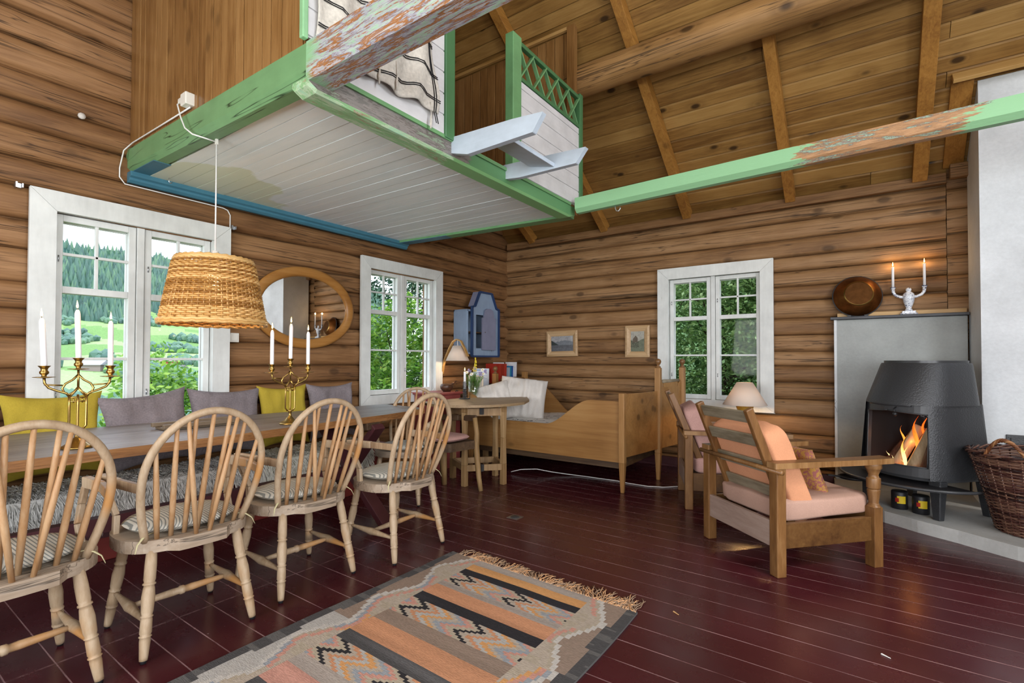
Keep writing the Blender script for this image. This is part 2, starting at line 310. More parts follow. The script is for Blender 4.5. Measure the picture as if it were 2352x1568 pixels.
def mk_ticking():
    m, nt, bs = newmat('ticking_stripe_cotton'); v, _ = objvec(nt, False)
    sp = nd(nt, 'ShaderNodeSeparateXYZ'); nt.links.new(v, sp.inputs[0])
    z = mth(nt, 'ABSOLUTE', sp.outputs['X'])
    f = mth(nt, 'FRACT', mth(nt, 'MULTIPLY', mth(nt, 'ADD', z, mth(nt, 'MULTIPLY', mth(nt, 'ABSOLUTE', sp.outputs['Z']), 0.9)), 82))
    c = rampn(nt, f, [(.0, (.235, .25, .235)), (.30, (.235, .25, .235)), (.38, (.60, .585, .515)), (.94, (.60, .585, .515)), (1, (.235, .25, .235))])
    nt.links.new(c, bs.inputs['Base Color']); bs.inputs['Roughness'].default_value = .85; bs.inputs['Specular IOR Level'].default_value = .2; return m
M['ticking'] = mk_ticking()
def mk_spots(name, bg, fg, scale, thr, rough=.15):
    m, nt, bs = newmat(name); v, _ = objvec(nt, False)
    n = noisen(nt, v, scale, 3, .6, 1.5)
    c = rampn(nt, n, [(thr, bg), (thr+.015, fg)])
    nt.links.new(c, bs.inputs['Base Color']); bs.inputs['Roughness'].default_value = rough; return m
M['porcelain'] = mk_spots('blue_painted_porcelain', (.72, .75, .80), (.03, .055, .16), 48, .57)
M['sheet'] = mk_spots('black_printed_sheet', (.62, .60, .56), (.02, .02, .022), 9, .60, .9)
M['embroid'] = mk_spots('embroidered_fabric', (.42, .23, .05), (.30, .10, .09), 45, .5, .9)
M['tray'] = plain('dark_tray_wood', (.15, .11, .07), .5, var=.2)
def mk_shade(name, col, t=.45):
    m, nt, bs = newmat(name); out = nt.nodes['Material Output']
    tr = nd(nt, 'ShaderNodeBsdfTranslucent'); tr.inputs[0].default_value = tuple(col)+(1,)
    bs.inputs['Base Color'].default_value = tuple(col)+(1,); bs.inputs['Roughness'].default_value = .8
    mx = nd(nt, 'ShaderNodeMixShader'); mx.inputs[0].default_value = t
    nt.links.new(bs.outputs[0], mx.inputs[1]); nt.links.new(tr.outputs[0], mx.inputs[2]); nt.links.new(mx.outputs[0], out.inputs[0]); return m
M['shade'] = mk_shade('cream_lamp_fabric', (.74, .66, .58), .3)
def mk_glass(name, fac=.08, tint=(1, 1, 1)):
    m, nt, bs = newmat(name); out = nt.nodes['Material Output']; nt.nodes.remove(bs)
    t = nd(nt, 'ShaderNodeBsdfTransparent'); t.inputs[0].default_value = tuple(tint)+(1,)
    g = nd(nt, 'ShaderNodeBsdfGlossy'); g.inputs['Roughness'].default_value = .02
    mx = nd(nt, 'ShaderNodeMixShader'); mx.inputs[0].default_value = fac
    nt.links.new(t.outputs[0], mx.inputs[1]); nt.links.new(g.outputs[0], mx.inputs[2]); nt.links.new(mx.outputs[0], out.inputs[0]); return m
M['glass'] = mk_glass('window_glass', .004); M['vase_glass'] = mk_glass('vase_glass', .16, (.93, .97, .95))
M['mirror'] = plain('mirror_silver', (.86, .87, .86), .015, 1)
def mk_fire():
    m, nt, bs = newmat('wood_fire'); out = nt.nodes['Material Output']; nt.nodes.remove(bs)
    v = nd(nt, 'ShaderNodeTexCoord').outputs['Object']; sp = nd(nt, 'ShaderNodeSeparateXYZ'); nt.links.new(v, sp.inputs[0])
    h = mth(nt, 'ADD', mth(nt, 'MULTIPLY', sp.outputs['Z'], 3.0), mth(nt, 'MULTIPLY', mth(nt, 'SUBTRACT', noisen(nt, mapn(nt, v, (1, 1, .4)), 22, 4), .5), 1.2))
    c = rampn(nt, h, [(.0, (1, .72, .3)), (.35, (1, .33, .045)), (.8, (.85, .1, .008))])
    e = nd(nt, 'ShaderNodeEmission'); e.inputs[1].default_value = 2.0; nt.links.new(c, e.inputs[0])
    nt.links.new(e.outputs[0], out.inputs[0]); return m
M['fire'] = mk_fire()
M['ember'] = plain('glowing_embers', (.3, .05, .01), .9, emit=2.2, ecol=(1, .16, .02))
M['bark'] = wood('firewood_bark', 2, (.03, .012, .008), (.10, .045, .028), (.22, .13, .09), knots=0, grain=20, bump=.8)
M['cutwood'] = wood('split_firewood', 2, (.24, .15, .07), (.42, .30, .17), (.55, .43, .27), knots=0, grain=24, bump=.3)
M['cutwood'].name = 'split_firewood'
# ------------------------------------------------------------------ mesh builder
class MB:
    def __init__(s): s.v = []; s.f = []; s.sm = []; s.mi = []; s.T = Matrix.Identity(4); s.m = 0; s.cols = {}
    def add(s, vs, fs, smooth=False):
        o = len(s.v); s.v += [s.T @ Vector(p) for p in vs]
        s.f += [tuple(i+o for i in f) for f in fs]; s.sm += [smooth]*len(fs); s.mi += [s.m]*len(fs); return o
    def box(s, c, d, rot=None):
        x, y, z = (k/2 for k in d); c = Vector(c)
        P = [Vector((a, b, e)) for a in (-x, x) for b in (-y, y) for e in (-z, z)]
        if rot: P = [rot @ p for p in P]
        s.add([p+c for p in P], [(0, 1, 3, 2), (4, 6, 7, 5), (0, 4, 5, 1), (2, 3, 7, 6), (0, 2, 6, 4), (1, 5, 7, 3)])
    def b2(s, a, b): s.box([(p+q)/2 for p, q in zip(a, b)], [abs(q-p) for p, q in zip(a, b)])
    def bar(s, p0, p1, w, h, up=(0, 0, 1), w1=None, h1=None):
        p0, p1 = Vector(p0), Vector(p1); d = (p1-p0).normalized(); up = Vector(up)
        sx = d.cross(up)
        if sx.length < 1e-4: sx = d.cross(Vector((0, 1, 0)))
        sx.normalize(); u = sx.cross(d); w1 = w1 or w; h1 = h1 or h
        V = []
        for p, a, b in ((p0, w, h), (p1, w1, h1)):
            V += [p+sx*a/2*i+u*b/2*j for i, j in ((-1, -1), (1, -1), (1, 1), (-1, 1))]
        s.add(V, [(3, 2, 1, 0), (4, 5, 6, 7), (0, 1, 5, 4), (1, 2, 6, 5), (2, 3, 7, 6), (3, 0, 4, 7)])
    def tube(s, path, r, n=8, closed=False, flat=None, caps=True, up=None):
        P = [Vector(p) for p in path]; k = len(P); rr = r if isinstance(r, (list, tuple)) else [r]*k
        V = []; prev = None
        for i, p in enumerate(P):
            if closed: d = P[(i+1) % k]-P[i-1]
            else: d = P[min(i+1, k-1)]-P[max(i-1, 0)]
            if d.length < 1e-9: d = Vector((0, 0, 1))
            d.normalize()
            if up is not None: a = d.cross(Vector(up))
            elif prev is None:
                a = d.cross(Vector((0, 0, 1)));
                if a.length < .05: a = d.cross(Vector((1, 0, 0)))
            else: a = prev-d*prev.dot(d)
            a.normalize(); prev = a; b = d.cross(a)
            fl = flat or 1
            for j in range(n):
                t = 2*pi*j/n; V.append(p+a*cos(t)*rr[i]+b*sin(t)*rr[i]*fl)
        Fc = []
        for i in range(k if closed else k-1):
            i2 = (i+1) % k
            for j in range(n): Fc.append((i*n+j, i*n+(j+1) % n, i2*n+(j+1) % n, i2*n+j))
        if caps and not closed: Fc += [tuple(range(n-1, -1, -1)), tuple((k-1)*n+j for j in range(n))]
        s.add(V, Fc, True)
    def lathe(s, prof, n=24, at=(0, 0, 0), axis=None, sx=1, sy=1, a0=0, a1=2*pi, cap=True):
        at = Vector(at); full = abs(a1-a0-2*pi) < 1e-6; nn = n if full else n+1
        Q = Vector((0, 0, 1)).rotation_difference(Vector(axis)).to_matrix() if axis else None
        V = []
        for r, z in prof:
            for j in range(nn):
                t = a0+(a1-a0)*j/n; p = Vector((r*cos(t)*sx, r*sin(t)*sy, z)); V.append(at+(Q @ p if Q else p))
        Fc = []
        for i in range(len(prof)-1):
            for j in range(n): j2 = (j+1) % nn; Fc.append((i*nn+j, i*nn+j2, (i+1)*nn+j2, (i+1)*nn+j))
        if full and cap:
            if prof[0][0] > 1e-5: Fc.append(tuple(range(n-1, -1, -1)))
            if prof[-1][0] > 1e-5: Fc.append(tuple((len(prof)-1)*n+j for j in range(n)))
        s.add(V, Fc, True)
    def turned(s, p0, p1, prof, n=12):  # prof: (t, r)
        p0, p1 = Vector(p0), Vector(p1); L = (p1-p0).length
        s.lathe([(r, t*L) for t, r in prof], n, p0, (p1-p0).normalized())
    def prism(s, poly, h0, h1, fr=None, smooth=False):  # poly in xy, extruded in z ; fr Matrix
        n = len(poly); V = [Vector((x, y, h0)) for x, y in poly]+[Vector((x, y, h1)) for x, y in poly]
        if fr: V = [fr @ p for p in V]
        s.add(V, [tuple(range(n-1, -1, -1)), tuple(range(n, 2*n))]); 
        s.add(V, [(i, (i+1) % n, n+(i+1) % n, n+i) for i in range(n)], smooth)
    def grid(s, fn, nu, nv, smooth=True, flip=False):
        V = [fn(i/nu, j/nv) for i in range(nu+1) for j in range(nv+1)]
        F = []
        for i in range(nu):
            for j in range(nv):
                a = i*(nv+1)+j; q = (a, a+nv+1, a+nv+2, a+1); F.append(q[::-1] if flip else q)
        return s.add(V, F, smooth)
    def ball(s, c, r, n=12, sz=1): 
        s.lathe([(r*sin(pi*i/n) if 0 < i < n else 0, -r*cos(pi*i/n)*sz) for i in range(n+1)], n*2, c)
    def build(s, name, mats, parent=None, loc=None, bevel=0, label=None, wn_=True):
        me = bpy.data.meshes.new(name)
        me.from_pydata(s.v, [], s.f); me.polygons.foreach_set('use_smooth', s.sm)
        ml = mats if isinstance(mats, (list, tuple)) else [mats]
        for m_ in ml: me.materials.append(m_)
        if len(ml) > 1: me.polygons.foreach_set('material_index', s.mi)
        me.validate(); me.update()
        o = bpy.data.objects.new(name, me); C.objects.link(o)
        if parent: o.parent = parent
        if loc: o.location = loc
        if bevel:
            bm_ = o.modifiers.new('bevel', 'BEVEL'); bm_.width = bevel; bm_.segments = 2; bm_.limit_method = 'ANGLE'; bm_.angle_limit = radians(50)
        if label: o['label'] = label
        return o
def thing(name, label, cat, loc=(0, 0, 0), rz=0, group=None):
    o = bpy.data.objects.new(name, None); C.objects.link(o); o.location = loc; o.rotation_euler = (0, 0, rz)
    o.empty_display_size = .1; o['label'] = label; o['category'] = cat
    if group: o['group'] = group
    return o
def tag(o, label, cat, group=None, kind=None):
    o['label'] = label; o['category'] = cat
    if group: o['group'] = group
    if kind: o['kind'] = kind
    return o
def struct(o): o['kind'] = 'structure'; return o
def dup(root, loc, rz, label, group=None):
    r = root.copy(); C.objects.link(r); r.location = loc; r.rotation_euler = (0, 0, rz); r['label'] = label
    if group: r['group'] = group
    for ch in list(root.children):
        c = ch.copy(); C.objects.link(c); c.parent = r
        for g in ch.children:
            d = g.copy(); C.objects.link(d); d.parent = c
    return r
def setcol(o, fn):
    me = o.data; at = me.color_attributes.new('Col', 'FLOAT_COLOR', 'CORNER')
    buf = []
    for p in me.polygons:
        c = fn(p.center); c = tuple(c)+(1,)
        for _ in p.loop_indices: buf += c
    at.data.foreach_set('color', buf)
XW, YW = -4.15, 5.73      # inner faces of the left and the far log walls
PITCH = .867
def roofz(y, base=2.88): return base+PITCH*(YW-y) if y > RIDGE else base+PITCH*(YW-RIDGE)-PITCH*(RIDGE-y)
RIDGE = 1.5
# ------------------------------------------------------------------ log walls
def logs(mb, s0, s1, place, zs, holes, bulge=.058, seed=0, n=14, topfn=None):
    """rounded logs; place(s, z, out) -> point ; holes (sa, sb, za, zb)"""
    rnd = random.Random(seed)
    for li in range(len(zs)-1):
        za, zb = zs[li], zs[li+1]; ph = rnd.random()*50; bl = bulge*(.85+.3*rnd.random()); off = (rnd.random()-.5)*.012
        spans = [(s0, s1, za, zb)]
        for ha, hb, hz0, hz1 in holes:
            if hz1 <= za+.003 or hz0 >= zb-.003: continue
            new = []
            for a, b, c, d in spans:
                if hb <= a or ha >= b: new.append((a, b, c, d)); continue
                if ha > a: new.append((a, ha, c, d))
                if hb < b: new.append((hb, b, c, d))
                if hz0 > c+.003: new.append((max(a, ha), min(b, hb), c, hz0))
                if hz1 < d-.003: new.append((max(a, ha), min(b, hb), hz1, d))
            spans = new
        for a, b, c, d in spans:
            nu = max(1, int((b-a)/.09))
            def fn(u, v):
                s = a+(b-a)*u; z = c+(d-c)*(.5-.5*cos(pi*v))
                wob = noise.noise(Vector((s*.7, ph, li*3.1)))*.012
                edge = noise.noise(Vector((s*.9, ph+9, 1)))*.012
                t = (z-za)/(zb-za)*2-1
                out = bl*(max(0, 1-abs(t)**3.2))**.45+off+wob*.6
                out += .004*noise.noise(Vector((s*2.3, z*14, ph)))
                zz = z+(edge if c < z < d or True else 0)*(0 if (abs(z-za) < 1e-6 and li == 0) else 1)*.8
                return place(s, zz, out)
            mb.grid(fn, nu, n)
def zlist(z0, z1, mean, seed):
    r = random.Random(seed); z = [z0]
    while z[-1] < z1: z.append(z[-1]+mean*(.86+.28*r.random()))
    return z
W1 = (.86, 1.80, .72, 2.12); W2 = (3.28, 4.25, .84, 2.13); W3 = (-1.84, -.85, .77, 2.13)
mb = MB()
def placeL(s, z, out):
    lim = roofz(s, 2.95)
    return Vector((XW-.045+out, s, min(z, lim)))
logs(mb, -2.5, 5.78, placeL, zlist(-.05, 6.9, .178, 3), [W1, W2], seed=1)
def back(mb, fn, s0, s1, z0, z1, hs):
    ss = sorted(set([s0, s1]+[h[0] for h in hs]+[h[1] for h in hs]))
    for a, b in zip(ss, ss[1:]):
        hh = [h for h in hs if h[0] <= a+1e-6 and h[1] >= b-1e-6]; z = z0
        for h in hh: fn(a, b, z, h[2]); z = h[3]
        fn(a, b, z, z1)
back(mb, lambda a, b, c, d: mb.b2((XW-.17, a, c), (XW-.05, b, d)), -2.5, 5.85, -.05, 2.9, [W1, W2])
mb.prism([(-2.5, 2.9), (5.85, 2.9), (RIDGE, 6.6)], XW-.17, XW-.05, Matrix(((0, 0, 1, 0), (1, 0, 0, 0), (0, 1, 0, 0), (0, 0, 0, 1))))
struct(mb.build('wall_left', M['log_y']))
mb = MB()
logs(mb, -4.22, .60, lambda s, z, out: Vector((s, YW+.045-out, z)), [-.05]+[z for z in zlist(.13, 2.72, .165, 11)], [W3], seed=5)
logs(mb, .605, 3.1, lambda s, z, out: Vector((s, YW+.03-out, z)), zlist(-.05, 2.75, .2, 21), [], seed=8, bulge=.035)
back(mb, lambda a, b, c, d: mb.b2((a, YW+.05, c), (b, YW+.17, d)), -4.3, 3.1, -.05, 2.9, [W3])
struct(mb.build('wall_far', M['log_x']))
# dressed plank under the rafters on the far wall
# unseen sides: log walls close the room, window openings added for the fill lamps
mb = MB()
WB = [(-2.75, -.45, .8, 2.3), (.4, 2.4, .8, 2.3)]
back(mb, lambda a, b, c, d: mb.b2((a, -2.56, c), (b, -2.44, d)), -4.3, 3.2, -.05, 2.9, WB)
struct(mb.build('wall_back', M['log_x']))
mb = MB()
WR = [(-1.1, 1.5, .85, 2.55)]
back(mb, lambda a, b, c, d: mb.b2((3.1, a, c), (3.22, b, d)), -2.56, 5.85, -.05, 2.9, WR)
back(mb, lambda a, b, c, d: mb.b2((3.1, a, c), (3.22, b, d)), -.9, 3.9, 2.9, 4.9, [(.7, 2.5, 3.2, 4.8)])
struct(mb.build('wall_right', M['log_y']))
# floor
mb = MB(); mb.b2((-4.2, -2.5, -.06), (3.15, 5.8, 0)); struct(mb.build('floor', M['floor']))
# baseboard
mb = MB(); mb.b2((-4.05, 5.655, 0), (-.24, 5.68, .11)); mb.b2((-4.05, 5.64, 0), (-.24, 5.66, .03)); struct(mb.build('baseboard_far', M['maroon_dark'], bevel=.004))
# ceiling: roof boards following the slope
mb = MB()
def slope_strip(y0, y1, x0, x1, base, dz=0):
    for sgn in (1,):
        z0, z1 = roofz(y0, base), roofz(y1, base)
        mb.add([(x0, y0, z0), (x1, y0, z0), (x1, y1, z1), (x0, y1, z1), (x0, y0, z0+.03), (x1, y0, z0+.03), (x1, y1, z1+.03), (x0, y1, z1+.03)],
               [(0, 1, 2, 3), (7, 6, 5, 4), (0, 4, 5, 1), (2, 6, 7, 3), (1, 5, 6, 2), (0, 3, 7, 4)])
rr = random.Random(4)
y = 5.95
while y > RIDGE:
    wd = .098*(.9+.2*rr.random()); x = -4.4
    while x < 3.3:
        L = 3.5+3.5*rr.random(); dz = rr.random()*.003; xb = min(x+L, 3.3)-.002; xa = x+.002
        sec_ = [(y-wd+.004, .026), (y-wd+.008, 0), (y-.008, 0), (y-.004, .026)]
        V_ = [Vector((xx, yy, roofz(yy, 2.88+dz+o_))) for xx in (xa, xb) for yy, o_ in sec_]
        mb.add(V_, [(0, 4, 5, 1), (1, 5, 6, 2), (2, 6, 7, 3), (0, 1, 2, 3), (7, 6, 5, 4)]); x += L
    y -= wd
y = RIDGE
while y > -2.7:
    wd = .4; slope_strip(y-wd+.004, y, -4.4, 3.3, 2.88); y -= wd
# closing skin above the boards
for ya, yb in ((RIDGE, 6.0), (-2.8, RIDGE)):
    mb.add([(-4.5, ya, roofz(ya+1e-4 if ya == RIDGE else ya, 2.93)), (3.4, ya, roofz(ya+1e-4 if ya == RIDGE else ya, 2.93)), (3.4, yb, roofz(yb, 2.93)), (-4.5, yb, roofz(yb, 2.93))], [(0, 1, 2, 3)])
struct(mb.build('ceiling', M['roof']))
# trim plank where far wall meets the roof
mb = MB(); mb.bar((-4.1, 5.69, 2.79), (.6, 5.69, 2.79), .05, .09); mb.bar((.62, 5.66, 2.83), (1.2, 5.66, 2.83), .07, .12); struct(mb.build('trim_1', M['log_x'], bevel=.004))
# rafters: each its own thing
RF = [(-3.68, -4.02, 'rafter nearest the room corner, half hidden behind the green loft'), (-2.62, -2.98, 'rafter whose upper end shows behind the green loft post'), (-1.61, -1.80, 'rafter meeting the far wall just right of the loft corner'),
      (-.59, -.66, 'rafter meeting the far wall right above the white window'), (.42, .43, 'broad rafter nearest the white chimney')]
for xf, x4, lb in RF:
    mb = MB(); y0, y1 = 5.69, (4.2 if xf < -3 else 1.55)
    xe = lambda y: xf+(x4-xf)*min(1.3, (5.64-y)/1.54)
    w_ = .088 if xf < .4 else .105
    a, b = roofz(y0, 2.79), roofz(y1, 2.79)
    mb.bar((xe(y0), y0, a+.005), (xe(y1), y1, b+.005), w_, .115, (0, .65, .75))
    tag(mb.build('rafter', M['rafter'], bevel=.003), 'Orange-brown '+lb, 'rafter', 'rafters under the board roof')
# purlin
mb = MB()
def pfn(x): return Vector((x, 4.23+.02*noise.noise(Vector((x*.4, 3, 1))), 3.86+.012*noise.noise(Vector((x*.5, 8, 1)))))
mb.tube([pfn(-4.1+.3*i) for i in range(24)], [.135+.008*noise.noise(Vector((i*.7, 0, 5)))+.010*(i/24) for i in range(24)], 28)
tag(mb.build('log_purlin', M['purlin']), 'Thick round log purlin crossing the board roof from loft to chimney side', 'beam')
# ------------------------------------------------------------------ windows
def window(idx, origin, sdir, w, z0, z1, cas, inward, hinge_gap=0, broken=False):
    """origin: xy of the casing's left end, sdir: unit xy along the wall (viewer's left to right), inward: unit xy to the room"""
    s = Vector((sdir[0], sdir[1], 0)); n = Vector((inward[0], inward[1], 0)); o = Vector((origin[0], origin[1], 0))
    FR = Matrix(((s.x, n.x, 0, o.x), (s.y, n.y, 0, o.y), (0, 0, 1, 0), (0, 0, 0, 1)))
    root = bpy.data.objects.new('window_%d' % idx, None); C.objects.link(root); root['kind'] = 'structure'
    def B(m, a, b): m.T = FR; m.b2(a, b)
    mb = MB(); c = cas
    mb.T = FR
    for poly in ([(0, z0+.002), (c, z0+c*.85+.002), (c, z1-c-.002), (0, z1-.002)], [(w, z0+.002), (w, z1-.002), (w-c, z1-c-.002), (w-c, z0+c*.85+.002)], [(0, z1), (c, z1-c), (w-c, z1-c), (w, z1)], [(0, z0), (w, z0), (w-c, z0+c*.85), (c, z0+c*.85)]):
        mb.prism(poly, .035, .062, FR @ Matrix(((1, 0, 0, 0), (0, 0, 1, 0), (0, 1, 0, 0), (0, 0, 0, 1))) if False else Matrix(((1, 0, 0, 0), (0, 0, 1, 0), (0, 1, 0, 0), (0, 0, 0, 1))))
    mb.b2((-.006, .03, z0-.006), (w+.006, .036, z0)); 
    mb.build('window_casing', M['white'], root, bevel=.004)
    mb = MB(); mb.T = FR; i0, i1, j0, j1 = c-.004, w-c+.004, z0+c*.85-.004, z1-c+.004; D = -.14
    mb.b2((i0-.02, D, j0), (i0, .045, j1)); mb.b2((i1, D, j0), (i1+.02, .045, j1)); mb.b2((i0, D, j1), (i1, .045, j1+.02)); mb.b2((i0, D, j0-.02), (i1, .045, j0))
    mid = (i0+i1)/2
    mb.b2((mid-.022, -.05, j0), (mid+.022, .012, j1)); 
    mb.build('window_jamb', M['white'], root, bevel=.003)
    H = j1-j0
    for a, b in ((i0+.006, mid-.026), (mid+.026, i1-.006)):
        mb = MB(); mb.T = FR; f = .042; y0, y1 = -.035, .002
        mb.b2((a, y0, j0+.006), (a+f, y1, j1-.006)); mb.b2((b-f, y0, j0+.006), (b, y1, j1-.006))
        mb.b2((a+f, y0, j0+.006), (b-f, y1, j0+.055)); mb.b2((a+f, y0, j1-.048), (b-f, y1, j1-.006))
        zt = j0+H*.665; zl = j0+H*.36
        mb.b2((a+f, y0, zt-.022), (b-f, y1, zt+.022)); mb.b2((a+f, y0+.006, zl-.009), (b-f, y1-.006, zl+.009))
        zm = (zt+.022+j1-.048)/2; xm = (a+b)/2
        mb.b2((a+f, y0+.006, zm-.009), (b-f, y1-.006, zm+.009)); mb.b2((xm-.009, y0+.006, zt+.02), (xm+.009, y1-.006, j1-.046))
        # outer sash of the double window
        y0, y1 = -.085, -.06
        mb.b2((a, y0, j0+.004), (a+.04, y1, j1-.004)); mb.b2((b-.04, y0, j0+.004), (b, y1, j1-.004)); mb.b2((a, y0, j0+.004), (b, y1, j0+.05)); mb.b2((a, y0, j1-.05), (b, y1, j1-.004))
        mb.b2((a, y0, zt-.02), (b, y1, zt+.02))
        sash = mb.build('window_sash', M['white'], root, bevel=.003)
        g = MB(); g.T = FR; g.b2((a+.03, -.018, j0+.03), (b-.03, -.0165, j1-.03)); g.build('window_pane', M['glass'], sash)
        h = MB(); h.T = FR
        for zz in (j0+.2*H, j0+.8*H): h.tube([(a+.02, .006, zz-.02), (a+.02, .006, zz+.02)], .004, 6)
        h.build('window_hinge', M['steel'], sash)
    return root
window(1, (XW, .752), (0, 1), 1.166, .58, 2.245, .125, (1, 0))
window(2, (XW, 3.178), (0, 1), 1.174, .735, 2.25, .115, (1, 0))
window(3, (-1.945, YW), (1, 0), 1.2, .665, 2.25, .125, (0, -1))
# ------------------------------------------------------------------ loft
loft = thing('sleeping_loft', 'White-bottomed sleeping loft with green and blue edge beams hanging over the dining table', 'loft')
def chbar(mb, p0, p1, w_, h_, ch=.014):
    """beam with chamfered lower edges ; p0,p1 centre line"""
    p0, p1 = Vector(p0), Vector(p1); d = (p1-p0).normalized(); sx = d.cross(Vector((0, 0, 1))).normalized(); u = sx.cross(d)
    a, b = w_/2, h_/2
    sec = [(-a, b), (-a, -b+ch), (-a+ch, -b), (a-ch, -b), (a, -b+ch), (a, b)]
    V = [p+sx*i+u*j for p in (p0, p1) for i, j in sec]; n = 6
    mb.add(V, [tuple(range(n-1, -1, -1)), tuple(range(n, 2*n))]+[(i, (i+1) % n, n+(i+1) % n, n+i) for i in range(n)])
# near beam (runs on past the loft): own thing, half green, half peeling
NB = thing('tie_beam', 'Green tie beam carrying the near loft edge, its right part badly peeling', 'beam')
mb = MB(); chbar(mb, (-4.16, 1.31, 2.568), (-2.0, 1.31, 2.522), .125, .155, .03); mb.build('green_half', M['green_x'], NB)
mb = MB(); chbar(mb, (-2.0, 1.318, 2.522), (3.1, 1.318, 2.50), .142, .165, .012); mb.build('peeling_half', M['peel'], NB, label='beam half with peeling grey, green and orange paint')
# right loft beam
RB = thing('loft_edge_beam', 'Green beam under the right edge of the loft, weathered grey along its near half', 'beam', (0, 0, 0))
mb = MB()
def rb(u, v): pass
x0, x1, zb, zt = -2.13, -1.995, 2.40, 2.495
ch = .014
sec = [(x0, zt), (x0, zb+.02), (x0+.02, zb), (x1-ch, zb), (x1, zb+ch), (x1, zt)]
def secat(y, sh=0): return [Vector((sx_, y, sz_+sh)) for sx_, sz_ in sec]
V = secat(1.245, .05)+secat(1.26, .02)+secat(1.30)+secat(3.66)+secat(3.74)
V[0:6] = [Vector((p.x, 1.262, max(p.z, 2.44))) for p in V[0:6]]
V[24:30] = [Vector((p.x, 3.74, max(p.z, 2.425))) for p in V[24:30]]
n = 6
mb.m = 0
mb.add(V, [tuple(range(n-1, -1, -1)), tuple(range(4*n, 5*n))])
for k in range(4):
    for i in range(n):
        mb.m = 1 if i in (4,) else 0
        mb.add([V[k*n+i], V[k*n+(i+1) % n], V[(k+1)*n+(i+1) % n], V[(k+1)*n+i]], [(0, 1, 2, 3)])
mb.build('beam_body', [M['peel_y2'], M['peel_y']], RB, bevel=0)
mb = MB(); mb.b2((-2.05, 1.40, 2.495), (-1.985, 3.66, 2.517)); mb.build('sill_strip', M['green'], RB)
# far beam, slightly askew
mb = MB(); mb.bar((-4.15, 3.70, 2.50), (-2.1, 3.88, 2.50), .11, .085); mb.build('far_edge_beam', M['green'], loft, bevel=.004)
mb = MB(); mb.bar((-4.15, 3.698, 2.459), (-3.45, 3.76, 2.459), .112, .004); mb.build('blue_painted_patch', M['blue'], loft)
# soffit boards (along x)
mb = MB(); y = 1.36; rr = random.Random(3)
while y < 3.8:
    wd = .098
    mb.bar((-4.15, y+wd/2, 2.492+rr.random()*.003), (-2.1, y+wd/2+.03*(y-1.3)/2.5, 2.482+rr.random()*.003), wd-.003, .02); y += wd
mb.build('underside_boards', M['soffit'], loft)
mb = MB(); mb.b2((-4.15, 1.4, 2.51), (-2.12, 3.82, 2.54)); mb.build('loft_floor', M['panel_white'], loft)
# blue moulding on the wall
mb = MB()
prof = [(0, .0), (.03, .0), (.05, .015), (.05, .03), (.07, .04), (.07, .072), (0, .072)]
V = [Vector((XW-.01+a*1.0+.02, yy, 2.415+b)) for yy in (1.247, 3.79) for a, b in prof]; n = len(prof)
mb.add(V, [tuple(range(n-1, -1, -1)), tuple(range(n, 2*n))]+[(i, (i+1) % n, n+(i+1) % n, n+i) for i in range(n)])
struct(mb.build('trim_2', M['blue'], bevel=.002))
mb = MB(); mb.bar((-4.15, 1.31, 2.4885), (-3.72, 1.31, 2.48), .10, .004); mb.build('blue_painted_end', M['blue'], NB)
mb = MB(); mb.tube([(-4.0, 1.45, 2.48), (-4.0, 1.45, 2.455), (-4.0, 1.46, 2.445), (-4.0, 1.47, 2.455)], .003, 6); mb.build('screw_hook', M['steel'], loft)
# railing panels and posts
XR = -2.0
def vpanel(name, y0, y1, z0, z1):
    mb = MB(); z = z0; wd = .125
    while z < z1-.01:
        mb.b2((XR-.012, y0, z+.004), (XR+.012, y1, min(z+wd, z1)-.004)); mb.b2((XR-.008, y0, z-.004), (XR+.006, y1, z+.006)); z += wd
    return mb.build(name, M['panel_white'], loft, bevel=.003)
vpanel('railing_panel', 1.245, 2.12, 2.63, 3.47); vpanel('railing_panel', 1.40, 2.12, 2.51, 2.63); vpanel('railing_panel', 2.9, 3.84, 2.52, 3.20)
def post(y0, y1, z0, z1, mat=None, xw=.06):
    mb = MB(); mb.b2((XR-xw+.025, y0, z0), (XR+.025, y1, z1)); return mb.build('railing_post', mat or M['green_dark'], loft, bevel=.005)
post(1.215, 1.243, 2.605, 4.9, M['green_light'], .03); post(2.12, 2.20, 2.50, 3.6); post(2.80, 2.905, 2.50, 3.50, M['green'], .07); post(3.80, 3.855, 2.52, 3.50)
mb = MB(); mb.bar((XR, 2.9, 3.465), (XR, 3.82, 3.465), .035, .03); mb.bar((XR, 2.9, 3.215), (XR, 3.82, 3.215), .035, .028)
mb.build('lattice_rails', M['green_dark'], loft, bevel=.003)
mb = MB(); nL = 5; stp = .90/nL
for i in range(nL):
    a = 2.905+i*stp
    mb.bar((XR+.004, a, 3.22), (XR+.004, a+stp, 3.46), .012, .03, (1, 0, 0)); mb.bar((XR-.008, a+stp, 3.22), (XR-.008, a, 3.46), .012, .03, (1, 0, 0))
mb.build('lattice', M['green'], loft, bevel=.002)
